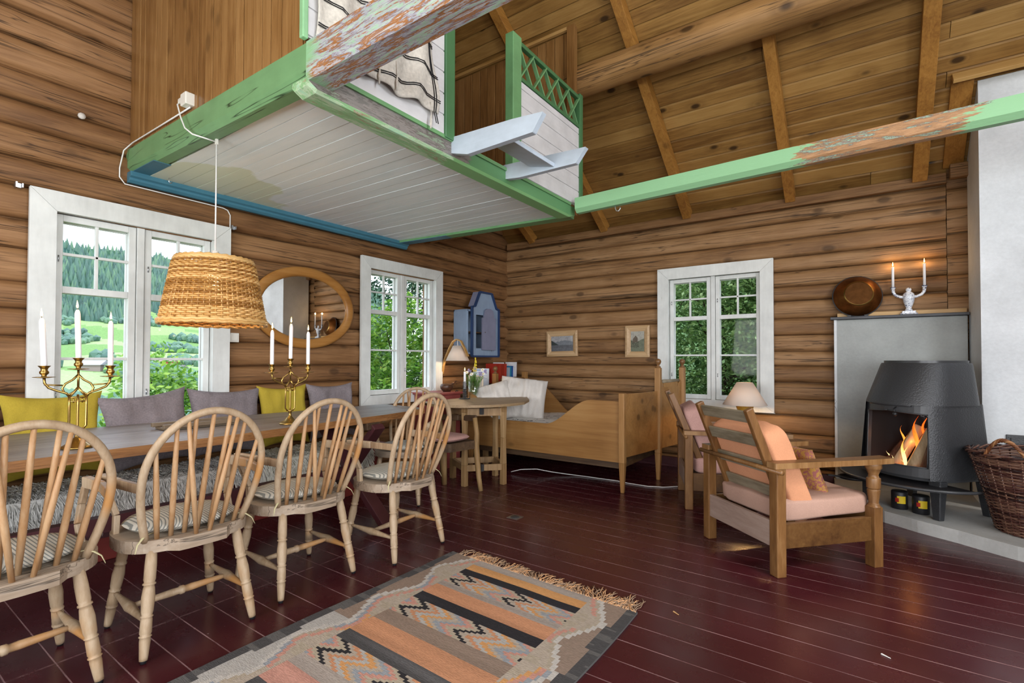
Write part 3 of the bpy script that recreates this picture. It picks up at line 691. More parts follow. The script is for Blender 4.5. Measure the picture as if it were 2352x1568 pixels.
# ladder head
LD = thing('loft_ladder_head', 'Pale blue-grey ladder head sticking out of the loft opening', 'ladder')
for k, (ya, yb) in enumerate(((2.19, 2.215), (2.74, 2.765))):
    mb = MB()
    P = [(XR-.12, 2.50), (XR+.0, 2.42), (XR+.36, 2.53), (XR+.47, 2.70), (XR+.40, 2.73), (XR-.1, 2.60)]
    P = [(XR-.16, 2.515), (XR+.005, 2.43), (XR+.13, 2.395), (XR+.58, 2.405), (XR+.645, 2.497), (XR+.45, 2.512), (XR+.0, 2.525)] if k == 0 else [(XR-.16, 2.535), (XR+.01, 2.44), (XR+.12, 2.428), (XR+.545, 2.428), (XR+.615, 2.514), (XR+.0, 2.54)]
    mb.prism(P, ya, yb+.012, Matrix(((1, 0, 0, 0), (0, 0, 1, 0), (0, 1, 0, 0), (0, 0, 0, 1)))); mb.build('stringer', M['ladder'], LD, bevel=.004)
mb = MB(); mb.bar((XR+.30, 2.222, 2.47), (XR+.30, 2.74, 2.47), .19, .024, (.22, 0, 1)); mb.build('tread', M['ladder'], LD, bevel=.003)
mb = MB(); mb.prism([(2.2, 2.50), (2.78, 2.50), (2.78, 2.88), (2.2, 2.60)], XR-.5, XR-.48, Matrix(((0, 0, 1, 0), (1, 0, 0, 0), (0, 1, 0, 0), (0, 0, 0, 1)))); mb.build('inner_board', M['panel_white'], loft)
mb = MB(); mb.b2((XR-.42, 2.40, 2.541), (XR-.16, 2.7, 2.60)); tag(mb.build('folded_fabric', plain('dark_red_fabric', (.12, .005, .02), .9)), 'Dark red folded fabric seen through the gap of the loft ladder', 'fabric')
# knee wall and near partition of vertical boards
def vboards(name, x0, x1, y, topf, z0, wd, mat, fl=1):
    mb = MB(); x = x0; r2 = random.Random(9)
    while x < x1-.01:
        e = min(x+wd*(.9+.2*r2.random()), x1); zt_ = topf
        mb.b2((x+.003, y-.01-r2.random()*.004, z0), (e-.003, y+.012, zt_)); mb.b2((x-.004, y, z0), (x+.004, y+.01, zt_)); x = e
    return mb.build(name, mat, loft, bevel=.003)
vboards('knee_wall_boards', -4.15, -2.2, 4.1, roofz(4.1, 2.87), 2.54, .105, M['panel_v'])
mb = MB(); mb.b2((-2.24, 4.04, 2.54), (-2.16, 4.10, roofz(4.06, 2.87))); mb.build('corner_stud', M['panel_v'], loft, bevel=.003)
mb = MB(); mb.bar((-4.15, 4.06, roofz(4.06, 2.87)-.015), (-2.2, 4.06, roofz(4.06, 2.87)-.015), .03, .03); mb.build('cover_strip', M['newpine'], loft)
vboards('partition_boards', -4.13, -2.03, 1.27, roofz(1.35, 2.8), 2.60, .088, M['panel_v'])
# cream blanket on the railing
mb = MB()
def bfn(u, v):
    y = 1.265+.75*u+.02*sin(v*9); zt_ = 3.50; zb_ = (2.645 if y < 1.42 else 2.645-.06*min(1, (y-1.42)/.12))+.012*sin(u*17)+.02*(u-.5)
    z = zt_+(zb_-zt_)*v
    x = XR+.03+.014*sin(y*38+2*sin(z*6))+.01*noise.noise(Vector((y*6, z*6, 2)))+.008
    return Vector((x, y+.02*noise.noise(Vector((z*4, 1, y))), z))
mb.grid(bfn, 40, 46)
ob = mb.build('wool_throw', M['blanket']); so_ = ob.modifiers.new('s', 'SOLIDIFY'); so_.thickness = .006
tag(ob, 'Cream wool throw with thin black stripes hanging over the white loft railing', 'blanket')
mb = MB()
for t0 in (.30, .60, .78, .93):
    for dd in (0, .012):
        mb.tube([bfn(u/20, t0+dd+.03*sin(u*.3))+Vector((.010, 0, 0)) for u in range(21)], .0026, 5)
for dd in (0, .014): mb.tube([bfn(.97-dd, v/20)+Vector((.010, 0, 0)) for v in range(21)]+[bfn(.97-dd, 1)+Vector((.01, .02, -.06))], .003, 5)
mb.build('black_stripes', M['blackyarn'], ob, label='thin black stripes')
mb = MB()
for u, v0 in ((.45, .86), (.58, .84), (.93, .95), (.1, .96)):
    p = bfn(u, v0); mb.tube([p+Vector((.008, 0, 0)), p+Vector((.012, .004, -.07)), p+Vector((.012, 0, -.11)), p+Vector((.012, 0, -.15))], [.003, .003, .009, .004], 6)
mb.build('tassels', M['blanket'], ob)
# green beam to the right
GB = thing('green_tie_beam', 'Long light green beam from the loft corner to the chimney, paint stripped mid-way', 'beam')
mb = MB(); chbar(mb, (-1.945, 3.70, 2.485), (3.1, 3.60, 2.56), .105, .12, .03); o = mb.build('beam_body', [M['peel_r'], M['green_light']], GB)
for p in o.data.polygons:
    if p.normal.z < -.3: p.material_index = 1
mb = MB(); mb.tube([(-1.60, 3.68, 2.44), (-1.60, 3.68, 2.405), (-1.59, 3.68, 2.385), (-1.572, 3.68, 2.38), (-1.56, 3.68, 2.395), (-1.558, 3.68, 2.41)], .0045, 8)
tag(mb.build('screw_hook', M['steel']), 'Small bright metal hook under the green beam near the loft', 'hook')
# ------------------------------------------------------------------ chimney, fireplace, hearth
mb = MB(); mb.prism([(5.16, .0), (5.685, .0), (5.685, roofz(5.685, 2.87)), (5.16, roofz(5.16, 2.87))], .735, 1.95, Matrix(((0, 0, 1, 0), (1, 0, 0, 0), (0, 1, 0, 0), (0, 0, 0, 1)))); o = mb.build('chimney_stack', M['chimney'], bevel=.012)
tag(o, 'Broad white plastered chimney stack rising to the roof at the right edge', 'chimney')
mb = MB(); mb.b2((.862, 5.145, .54), (1.06, 5.165, .655)); mb.b2((.885, 5.135, .56), (1.04, 5.15, .635)); d_ = mb.build('soot_door', M['iron'], o, bevel=.003)
# boards round the chimney at the roof
mb = MB()
mb.bar((.645, 5.70, roofz(5.70, 2.86)), (.645, 5.10, roofz(5.10, 2.86)), .135, .03, (0, .65, .75))
struct(mb.build('trim_3', M['rafter'], bevel=.003))
mb = MB(); mb.bar((.58, 5.09, roofz(5.09, 2.845)), (2.1, 5.09, roofz(5.09, 2.845)), .03, .15, (0, .65, .75)); struct(mb.build('trim_4', M['newpine'], bevel=.003))
FB = thing('stove_backing_block', 'Grey cement block behind the stove with a dark slate top', 'fireplace')
mb = MB(); mb.b2((-.222, 5.62, .02), (.72, 5.70, 1.585)); mb.build('block_body', M['plaster'], FB, bevel=.008)
mb = MB(); mb.b2((-.226, 5.616, .10), (-.205, 5.64, 1.585)); mb.build('white_corner_bead', M['chimney'], FB, label='whitish left corner edge')
mb = MB(); mb.b2((-.255, 5.585, 1.587), (.728, 5.70, 1.612)); mb.build('slate_top', M['slate'], FB, bevel=.004)
mb = MB(); mb.b2((-.20, 5.665, 1.613), (.72, 5.69, 1.65)); struct(mb.build('trim_5', M['newpine']))
mb = MB()
arc = [(-.24, 5.66), (-.22, 5.36), (-.14, 5.06), (-.02, 4.82), (.12, 4.63), (.30, 4.50), (.5, 4.39), (.75, 4.22), (1.05, 4.08), (1.4, 3.98), (1.95, 3.95)]
pts = []
for i in range(len(arc)-1):
    for k in range(6): t = k/6; pts.append((arc[i][0]*(1-t)+arc[i+1][0]*t+.008*noise.noise(Vector((i+t, 0, 0))), arc[i][1]*(1-t)+arc[i+1][1]*t+.01*noise.noise(Vector((i+t, 5, 0)))))
poly = pts+[(1.95, 5.7)]
mb.prism(poly, 0, .085); tag(mb.build('hearth_plinth', M['hearth'], bevel=.018), 'Low curved grey concrete hearth under the stove and basket', 'hearth')
# ------------------------------------------------------------------ helpers for people-made things
def pillow_fn(w_, h_, t_, seed=0, pinch=.12, wr=.012, rcor=-.03):
    def f(side):
        def g(u, v):
            a, b = 2*u-1, 2*v-1
            e = max(0, (1-abs(a)**2.6))*max(0, (1-abs(b)**2.6))
            k = 1-pinch*(abs(a)**2)*(1-abs(b)) ; k2 = 1-pinch*(abs(b)**2)*(1-abs(a))
            x = a*w_/2*(1-pinch*.55*(1-abs(b)**2)*abs(a)**6*1.0) ; z = b*h_/2*(1-pinch*.55*(1-abs(a)**2)*abs(b)**6)
            rc = 1-rcor*(abs(a)*abs(b))**3; x *= rc; z *= rc
            y = side*t_/2*e**.42+wr*noise.noise(Vector((x*9, z*9, seed+side)))*min(1, e*4)+wr*.8*noise.noise(Vector((x*22, z*5, seed)))*min(1, e*4)
            return Vector((x, y, z))
        return g
    return f
def pillow(mb, w_, h_, t_, seed=0, n=22, pinch=.12, wr=.012, rcor=-.03):
    f = pillow_fn(w_, h_, t_, seed, pinch, wr, rcor)
    mb.grid(f(-1), n, n); mb.grid(f(1), n, n, flip=True)
def place(o, loc, rx=0, ry=0, rz=0): o.location = loc; o.rotation_euler = (rx, ry, rz); return o
# ------------------------------------------------------------------ windsor armchairs
def make_windsor(sc_=1.0):
    t = thing('windsor_chair', '', 'chair')
    S = sc_
    # seat with bobtail
    mb = MB(); P = []
    N = 48
    for i in range(N):
        a = 2*pi*i/N; ca, sa = cos(a), sin(a)
        rx_, ry_ = .255, (.215 if sa > 0 else .20)
        x = rx_*abs(ca)**.75*(1 if ca >= 0 else -1); y = ry_*abs(sa)**.8*(1 if sa >= 0 else -1)
        if y < -.15 and abs(x) < .10: y -= .035
        P.append((x*S, y*S))
    mb.prism(P, .408*S, .458*S); mb.build('seat', M['chair_seat'], t, bevel=.008*S)
    lp = [(0, .0145), (.03, .0155), (.17, .0195), (.20, .0185), (.207, .0225), (.215, .0225), (.222, .0175), (.24, .0215), (.36, .0205), (.375, .0185), (.382, .0225), (.39, .0225), (.398, .0180), (.43, .0215), (.56, .0240), (.64, .0205), (.665, .0180), (.672, .0235), (.684, .0235), (.692, .0185), (.72, .0215), (.85, .0215), (1, .0185)]
    feet = []
    for sx_, sy_ in ((-1, 1), (1, 1), (-1, -1), (1, -1)):
        mb = MB(); top = Vector((.165*sx_, .15*sy_, .42))*S; bot = Vector((.212*sx_, (.215 if sy_ > 0 else .222)*sy_, .012))*S
        mb.turned(bot, top, [(a, b*S) for a, b in lp], 14); lg = mb.build('leg', M['chair'], t)
        mb = MB(); d_ = (top-bot).normalized(); mb.turned(bot-d_*.012*S, bot, [(0, .010*S), (.99, .012*S), (1, .012*S)], 12); mb.build('glide', M['black'], lg)
        feet.append((bot, top))
    at = lambda i, k: feet[i][0].lerp(feet[i][1], k)
    sp = [(0, .008), (.12, .010), (.40, .0175), (.5, .0215), (.6, .0175), (.88, .010), (1, .008)]
    for a, b in ((0, 2), (1, 3)):
        mb = MB(); mb.turned(at(a, .36), at(b, .33), [(q, r*S) for q, r in sp], 12); mb.build('side_stretcher', M['chair'], t)
    mb = MB(); m0 = (at(0, .36)+at(2, .33))/2; m1 = (at(1, .36)+at(3, .33))/2
    mb.turned(m0, m1, [(0, .009*S), (.1, .012*S), (.40, .0165*S), (.47, .0150*S), (.48, .0195*S), (.52, .0195*S), (.53, .0150*S), (.60, .0165*S), (.9, .012*S), (1, .009*S)], 12); mb.build('cross_stretcher', M['chair'], t)
    # hoop
    lean = .30
    def hoop_at(x, z):
        k = (z-.455)/.53
        return Vector((x, -.145-.172*k-.012*sin(pi*min(1, k)), z))*S
    def hoop(f): return hoop_at(.232*f, .715+.27*sqrt(max(0, 1-f*f)))
    side_ = [(-.188+(-.232+.188)*sin(pi/2*i/8), .455+.26*i/8) for i in range(8)]
    arc_ = [(-.232*cos(pi*i/28), .715+.27*sin(pi*i/28)) for i in range(29)]
    hp_path = [hoop_at(x, z) for x, z in side_+arc_+[(-x, z) for x, z in side_[::-1]]]
    mb = MB(); path = hp_path
    mb.tube(path, .0155*S, 10, up=None); mb.build('back_hoop', M['chair'], t)
    # spindles
    for i in range(7):
        f = (i-3)/3
        bx = .150*f
        tp = hoop(f*.86)
        mb = MB(); b_ = Vector((bx, -.155, .45))*S
        mb.turned(b_, tp, [(0, .0095*S), (.3, .0120*S), (.6, .0110*S), (1, .0078*S)], 9); mb.build('spindle', M['spindle'], t)
    for s_ in (-1, 1):
        tp = hoop(.42*s_); mb = MB()
        mb.turned(Vector((-.02*s_+.055*s_*0, -.215, .45))*S+Vector((.045*s_, 0, 0))*S, tp+Vector((0, -.004, 0)), [(0, .0085*S), (.4, .011*S), (1, .0075*S)], 9); mb.build('brace_spindle', M['spindle'], t)
    # arms
    for s_ in (-1, 1):
        hp = hoop_at(.231*s_, .69)
        fr = Vector((.265*s_, .13, .685))*S
        mb = MB(); V = []
        P_ = [hp+Vector((0, .0, 0)), hp.lerp(fr, .45)+Vector((.012*s_, 0, .006)), fr]
        mb.bar(P_[0], P_[1], .022*S, .038*S); mb.bar(P_[1], P_[2], .022*S, .04*S, h1=.045*S, w1=.032*S); ar = mb.build('arm', M['chair'], t, bevel=.004)
        mb = MB(); q = [Vector((.262*s_, .125, .67)), Vector((.242*s_, .10, .60)), Vector((.225*s_, .075, .53)), Vector((.232*s_, .06, .45))]
        for c0, c1 in zip(q, q[1:]): mb.bar(c0*S, c1*S, .022*S, .034*S, (0, 1, 0))
        mb.build('arm_support', M['chair'], ar, bevel=.004)
    return t
def make_cushion():
    t = thing('chair_cushion', '', 'cushion')
    mb = MB()
    def cf(side):
        def g(u, v):
            a = 2*pi*u; r = v
            x = .215*r*(abs(cos(a))**.8)*(1 if cos(a) >= 0 else -1); y = .175*r*(abs(sin(a))**.8)*(1 if sin(a) >= 0 else -1)
            z = .026+side*.031*(max(0, 1-r**3.2))**.55+.004*noise.noise(Vector((x*14, y*14, 3)))
            return Vector((x, y, z))
        return g
    mb.grid(cf(1), 40, 14); mb.grid(cf(-1), 40, 14, flip=True); mb.build('cushion_pad', M['ticking'], t)
    for s_ in (-1, 1):
        mb = MB(); mb.tube([(.155*s_, -.145, .018), (.185*s_, -.165, .022), (.205*s_, -.18, .014), (.225*s_, -.19, -.005), (.235*s_, -.20, -.035)], [.003, .004, .006, .004, .002], 6, flat=.5)
        mb.build('tie', M['tie'], t)
    return t
ch0 = make_windsor(); cu0 = make_cushion()
CH = [(-2.535, .42, 1.0, 'leftmost windsor chair, cut off by the left picture edge'), (-2.545, .995, -.02, 'windsor armchair second from left along the dining table'), (-2.575, 1.575, -.01, 'windsor armchair third from left, in front of the right brass candelabrum'), (-2.475, 2.195, .04, 'windsor armchair at the right end of the near row, beside the rug')]
for i, (x, y, dr, lb) in enumerate(CH):
    if i == 0: dr = .03
    L = 'Pale bleached '+lb
    CL = ('Striped ticking cushion on the '+lb).replace('windsor ', '').replace(', in front of the right brass candelabrum', '').replace(', cut off by the left picture edge', '').replace(' at the right end of the near row,', '')
    if i == 0: ch0.location = (x, y, 0); ch0.rotation_euler = (0, 0, pi/2+dr); ch0['label'] = L; ch0['group'] = 'windsor chairs at the dining table'; cu0.location = (x-.01, y, .462); cu0.rotation_euler = (0, 0, pi/2+dr); cu0['label'] = CL; cu0['group'] = 'ticking seat cushions'
    else: dup(ch0, (x, y, 0), pi/2+dr, L); dup(cu0, (x-.01, y, .462), pi/2+dr, CL)
c5 = dup(ch0, (-3.25, 2.99, 0), radians(206), 'Windsor chair behind the far right end of the dining table, facing the camera'); c5.scale = (.95, .95, .95)
k5 = dup(cu0, (-3.24, 2.97, .44), radians(206), 'Striped ticking cushion on the chair behind the far table end'); k5.scale = (.95, .95, .95)
# ------------------------------------------------------------------ dining table
DT = thing('dining_table', 'Long dining table with a grey weathered plank top and maroon trestle legs', 'table')
mb = MB()
near = [(-2.84, -.4), (-2.885, .45), (-2.905, 1.0), (-2.91, 1.45), (-2.985, 2.1), (-3.03, 2.6), (-3.10, 2.95), (-3.17, 3.15)]
near2 = []
for (a, b), (c, d) in zip(near, near[1:]):
    for k in range(6): t = k/6; near2.append((a+(c-a)*t+.006*noise.noise(Vector((b+(d-b)*t, 0, 1))*3), b+(d-b)*t))
near2.append(near[-1])
far = [(-3.76, 3.2), (-3.80, 2.6), (-3.90, 1.2), (-3.92, -.4)]
poly = near2+far; n = len(poly)
mb.prism(poly, .728, .7745); 
me_n = len(mb.f)
o = mb.build('tabletop', [M['tabletop'], M['table_edge']], DT, bevel=.004)
for i, p in enumerate(o.data.polygons):
    if abs(p.normal.z) < .5: p.material_index = 1
for yy in (2.45, .15):
    mb = MB()
    mb.bar((-2.80, yy-.03, 0.0), (-3.62, yy-.03, .70), .05, .10, (0, 1, 0)); mb.bar((-3.62, yy+.03, 0.0), (-2.98, yy+.03, .70), .05, .10, (0, 1, 0))
    mb.build('trestle_leg', M['maroon_dark'], DT, bevel=.005)
    mb = MB(); mb.b2((-3.75, yy-.06, .675), (-3.0, yy+.06, .728)); mb.build('bearer', M['darkwood'], DT, bevel=.004)
mb = MB(); mb.b2((-3.28, .1, .30), (-3.22, 2.5, .38)); mb.build('stretcher_rail', M['maroon_dark'], DT)
# ------------------------------------------------------------------ bench with skins
BN = thing('wall_bench', 'Low maroon box bench built along the left log wall', 'bench')
mb = MB(); mb.b2((-4.10, -.6, 0.0), (-3.70, 3.12, .14)); mb.b2((-4.10, -.6, .17), (-3.695, 3.12, .40)); mb.build('bench_front', M['maroon'], BN, bevel=.004)
mb = MB(); mb.b2((-4.10, -.6, .40), (-3.66, 3.14, .43)); mb.build('bench_seat', M['maroon'], BN, bevel=.004)
mb = MB(); mb.b2((-3.71, -.6, .14), (-3.69, 3.12, .17)); mb.build('dark_seam', M['maroon_dark'], BN)
def skin(y0, y1, seed, col, lab, L=.055, nst=5200, drop=.16, xin=-4.02):
    rnd = random.Random(seed); mb = MB()
    edge = lambda y: drop*(1+.25*sin(y*5+seed)+.2*noise.noise(Vector((y*3, seed, 0))))
    def surf(s, y):  # s 0..1 from wall to hanging edge
        Lt = (-3.64-xin); D = edge(y); tot = Lt+D; q = s*tot
        if q < Lt: return Vector((xin+q, y, .437)), Vector((0, 0, 1)), Vector((1, 0, 0))
        return Vector((-3.64, y, .437-(q-Lt))), Vector((1, 0, 0)), Vector((0, 0, -1))
    inset = lambda y: 0
    mb.grid(lambda u, v: surf(v, y0+(y1-y0)*u)[0]+Vector((.003, 0, .003)), 30, 20)
    for i in range(nst):
        y = y0+(y1-y0)*rnd.random(); s = rnd.random()
        p, n_, d_ = surf(s, y); l = L*(.7+.6*rnd.random())
        cl = noise.noise(Vector((y*16, p.x*16+p.z*16, seed)))
        side = Vector((0, cl*.9+rnd.uniform(-.35, .35), 0))
        dirv = (d_*.8+n_*(.35+.3*rnd.random())+side).normalized()
        p1 = p+n_*.012+dirv*l*.5; p2 = p1+(dirv*.7+Vector((0, 0, -.55))+side*.4).normalized()*l*.5
        w0 = .0036
        mb.tube([p, p1, p2], [w0, w0*.9, .0006], 3, caps=False)
    m = plain('wool_%s' % seed, tuple(min(.92, c*1.35) for c in col), .95, var=.25, vscale=9, spec=.1)
    return tag(mb.build('sheepskin', m), lab, 'sheepskin', 'sheepskins on the bench')
skin(.1, 1.0, 1, (.60, .59, .56), 'Pale grey shaggy sheepskin at the left end of the bench, behind the leftmost chair', .075, 5200)
skin(.96, 1.95, 2, (.55, .52, .48), 'Curly grey-brown sheepskin in the middle of the bench, behind the second chair', .06, 6000, .17)
skin(1.9, 2.95, 3, (.66, .60, .52), 'Beige sheepskin on the right part of the bench, behind the third chair', .06, 6000, .22)
# cushions on the bench
CU = [('mustard', .865, .47, .50, .11, .76, 'Mustard yellow linen cushion below the large window, behind the left candelabrum', .0, -4.02),
      ('mauve', 1.35, .51, .50, .13, .745, 'Grey mauve cushion leaning in the middle below the large window', .10, -4.0),
      ('mauve', 1.865, .53, .50, .12, .745, 'Crumpled grey mauve cushion below the oval mirror, left of the yellow one', -.03, -4.02),
      ('mustard', 2.335, .43, .50, .11, .75, 'Mustard yellow linen cushion between two grey ones, below the oval mirror', .0, -4.02),
      ('mauve', 2.80, .48, .50, .11, .75, 'Grey mauve cushion at the right end of the bench beside the middle window', .0, -4.02),
      ('mauve', .36, .50, .50, .12, .75, 'Grey mauve cushion cut by the left picture edge', .05, -4.02)]
for k, (mt, y, wd, ht, th, zc, lb, tilt, xc) in enumerate(CU):
    mb = MB(); pillow(mb, wd, ht, th, k*7, wr=.018, pinch=.2)
    o = mb.build('cushion', M[mt]); place(o, (xc+.005, y, zc-.01), tilt*0, tilt, pi/2)
    o.matrix_world = Matrix.Translation((xc, y, zc-.02)) @ Matrix.Rotation(radians(-8), 4, 'Y') @ Matrix.Rotation(tilt, 4, 'X') @ Matrix.Rotation(pi/2, 4, 'Z')
    tag(o, lb, 'cushion', 'cushions on the wall bench')
# ------------------------------------------------------------------ candles and candelabra
def flame_pt(loc, e=.6):
    l = bpy.data.lights.new('candle_light', 'POINT'); l.energy = e; l.color = (1, .6, .25); l.shadow_soft_size = .01
    o = bpy.data.objects.new('candle_light', l); C.objects.link(o); o.location = loc
def candle(x, y, z, h, lab, tilt=(0, 0), r=.0115, group=None, light=.35, taper=True, cat='candle'):
    t = thing('candle', lab, cat, (x, y, z), 0, group)
    mb = MB(); mb.lathe([(r*.9, 0), (r, .01), (r, h-.02), (r*.75, h-.008), (r*.35, h), (0, h)] if taper else [(r, 0), (r, h-.003), (r*.8, h), (0, h)], 16); mb.build('candle_body', M['wax'], t)
    mb = MB(); mb.tube([(0, 0, h-.002), (.001, 0, h+.012)], .0012, 6); mb.build('wick', M['wick'], t)
    mb = MB(); mb.lathe([(0, h+.006), (.004, h+.012), (.0048, h+.018), (.003, h+.030), (.001, h+.042), (0, h+.046)], 12); mb.build('flame', M['flame'], t)
    t.rotation_euler = (tilt[0], tilt[1], 0)
    if light: flame_pt((x, y, z+h+.03), light)
    return t
def make_candelabrum(lab, loc, rz):
    t = thing('candelabrum', lab, 'candelabrum', loc, rz, 'brass candelabra on the dining table')
    # local: arms along x ; height ~ .47 to the cups
    mb = MB(); mb.lathe([(.068, 0), (.070, .006), (.058, .012), (.036, .024), (.026, .036), (.012, .05), (.009, .07), (.0125, .082), (.020, .09)], 8); mb.build('foot', M['brass'], t)
    mb = MB()
    for x in (-.031, 0, .031):
        mb.tube([(x*.55, 0, .086), (x, 0, .105), (x, 0, .205), (x, 0, .255)], .0050, 8)
    mb.tube([(-.031, 0, .222), (0, 0, .222), (.031, 0, .222)], .0035, 6); mb.tube([(-.031, 0, .24), (.031, 0, .24)], .0035, 6)
    mb.tube([(-.016, 0, .215), (-.016, 0, .24)], .003, 6); mb.tube([(.016, 0, .215), (.016, 0, .24)], .003, 6)
    mb.build('stem', M['brass'], t)
    mb = MB()
    for s_ in (-1, 1):
        mb.tube([(s_*.031, 0, .245), (s_*.042, 0, .262), (s_*.075, 0, .275), (s_*.104, 0, .29), (s_*.118, 0, .312), (s_*.120, 0, .34)], .0055, 8)
        mb.tube([(s_*.12, 0, .305), (s_*.09, 0, .302), (s_*.055, 0, .30)], .0038, 8)
        mb.tube([(0, 0, .35), (s_*.02, 0, .325), (s_*.046, 0, .307), (s_*.057, 0, .285), (s_*.048, 0, .262), (s_*.03, 0, .256), (s_*.014, 0, .268), (0, 0, .29)], .0048, 8)
        mb.tube([(0, 0, .285), (s_*.016, 0, .262), (s_*.028, 0, .246)], .004, 8)
    mb.tube([(0, 0, .28), (0, 0, .38)], .0048, 8); mb.build('arms', M['brass'], t)
    for x, z in ((-.120, .335), (0, .372), (.120, .335)):
        mb = MB(); mb.lathe([(.003, z), (.040, z+.004), (.041, z+.006), (.010, z+.007), (.009, z+.014), (.017, z+.022), (.0175, z+.03), (.012, z+.037), (.014, z+.046), (.022, z+.056), (.024, z+.058), (.012, z+.058)], 20, (x, 0, 0)); mb.build('candle_cup', M['brass'], t)
    return t
def candelabrum_set(loc, rz, lab, names, tilts):
    make_candelabrum(lab, loc, rz)
    for k, (x, z) in enumerate(((-.120, .39), (0, .427), (.120, .39))):
        px, py = loc[0]+x*cos(rz), loc[1]+x*sin(rz)
        candle(px, py, loc[2]+z-.0, .225 if k != 1 else .235, names[k], tilts[k], group='white taper candles on the dining table')
candelabrum_set((-3.08, .748, .7755), radians(80), 'Openwork brass candelabrum with three candles at the left end of the dining table',
   ['Leaning left candle of the left brass candelabrum', 'Middle, tallest candle of the left brass candelabrum', 'Right candle of the left brass candelabrum'],
   [(.04, -.06), (.02, -.05), (.0, -.02)])
candelabrum_set((-3.10, 1.842, .7755), radians(84), 'Openwork brass candelabrum with three candles in front of the oval mirror',
   ['Left candle of the right brass candelabrum, in front of the mirror rim', 'Middle, tallest candle of the right brass candelabrum', 'Right candle of the right brass candelabrum'],
   [(0, 0), (.0, .02), (.0, .0)])
# tray / board on the table
mb = MB(); mb.b2((-3.52, 1.22, .776), (-3.36, 1.62, .79)); mb.b2((-3.53, 1.20, .79), (-3.50, 1.64, .815)); mb.b2((-3.36, 1.20, .79), (-3.335, 1.64, .815)); tag(mb.build('serving_tray', M['tray'], bevel=.004), 'Shallow dark wooden tray lying on the dining table behind the second chair', 'tray')
# ------------------------------------------------------------------ pendant lamp
PL = thing('pendant_lamp', 'Large honey-coloured wicker pendant lamp over the dining table', 'lamp', (-3.03, 1.335, 1.405))
mb = MB(); rows = 34; NS = 56; H = .355
def prad(k): # k 0 bottom..1 top
    return .262+(.198-.262)*k-.015*(k > .94)*(k-.94)/.06
for r_ in range(rows):
    k = r_/(rows-1); rad = prad(k); ph = (r_ % 2)*pi
    pth = []
    for i in range(NS*4):
        a = 2*pi*i/(NS*4); rr_ = rad+.0065*sin(a*NS/2+ph); pth.append((rr_*cos(a), rr_*sin(a), k*H+.0016*noise.noise(Vector((a*4, r_, 0)))))
    mb.tube(pth, .0058, 5, closed=True)
mb.build('wicker_weave', M['wicker'], PL)
mb = MB()
for i in range(NS):
    a = 2*pi*(i+.5)/NS*1
    mb.tube([(prad(k)*cos(a), prad(k)*sin(a), k*H) for k in (0, .5, 1)], .0042, 5)
mb.build('wicker_stakes', M['wicker'], PL)
for zs_ in (((-.004, .268), (.010, .270)), ((H+.006, .192), (H-.004, .197))):
    mb = MB()
    for zz, rd in zs_: mb.tube([(rd*cos(2*pi*i/90), rd*sin(2*pi*i/90), zz+.003*sin(i*pi/1.5)) for i in range(90)], .009, 6, closed=True)
    mb.build('shade_rim', M['wicker'], PL)
mb = MB(); mb.tube([(0, 0, H+.06), (0, 0, H-.05)], .018, 12); mb.build('lamp_holder', M['plastic'], PL)
mb = MB(); mb.ball((0, 0, H-.10), .038, 10); mb.build('bulb', plain('warm_bulb', (1, .8, .5), .5, emit=14, ecol=(1, .62, .28)), PL)
mb = MB(); mb.tube([(0, 0, 2.452-1.405), (0, 0, H+.05)], .0042, 8)
q = [(-.215, -.10, 1.30), (-.205, -.125, 1.27), (-.16, -.125, 1.185), (-.10, -.125, 1.105), (-.04, -.11, 1.06), (0, -.06, 1.045), (0, 0, 1.045)]
mb.tube(q, .0042, 8); mb.build('lamp_cord', M['cord'], PL)
mb = MB(); mb.bar((0, -.0, 1.03), (0, 0, 1.075), .012, .016, (1, 0, 0)); mb.build('cord_clip', M['plastic'], PL)
l = bpy.data.lights.new('pendant_bulb_light', 'POINT'); l.energy = 4; l.color = (1, .66, .32); l.shadow_soft_size = .04
o = bpy.data.objects.new('pendant_bulb_light', l); C.objects.link(o); o.location = (-3.03, 1.335, 1.405+.16)
# socket on the beam
PO = thing('wall_socket', 'White surface socket with a plug on top of the green loft beam', 'socket')
mb = MB(); mb.b2((-3.20, 1.21, 2.655), (-3.13, 1.272, 2.725)); mb.build('socket_box', M['plastic'], PO, bevel=.005)
mb = MB(); mb.b2((-3.25, 1.215, 2.685), (-3.195, 1.262, 2.715)); mb.build('plug', M['plastic'], PO, bevel=.006)
# surface cable along beam and wall
mb = MB()
xw_ = XW+.028
cab = [(-3.15, 1.243, 2.648), (-3.6, 1.243, 2.656), (-4.02, 1.24, 2.662), (-4.09, 1.235, 2.65), (-4.10, 1.215, 2.62), (xw_, 1.20, 2.50), (xw_, 1.20, 2.44), (xw_, 1.23, 2.40), (xw_, 1.55, 2.397), (xw_, 1.87, 2.395), (xw_, 1.905, 2.385), (xw_, 1.925, 2.35), (xw_, 1.925, 2.25), (xw_+.01, 1.928, 1.8), (xw_+.01, 1.928, 1.40)]
mb.tube(cab, .0045, 6); tag(mb.build('surface_cable', M['cord']), 'Thin white cable running along the green beam and down beside the large window', 'cable')
LS = thing('light_switch', 'Small white square light switch right of the large window', 'switch')
mb = MB(); mb.b2((XW-.0, 1.932, 1.338), (XW+.03, 2.005, 1.412)); mb.build('switch_plate', M['plastic'], LS, bevel=.004)
mb = MB(); mb.b2((XW+.03, 1.945, 1.352), (XW+.034, 1.992, 1.399)); mb.build('rocker', M['plastic'], LS, bevel=.002)
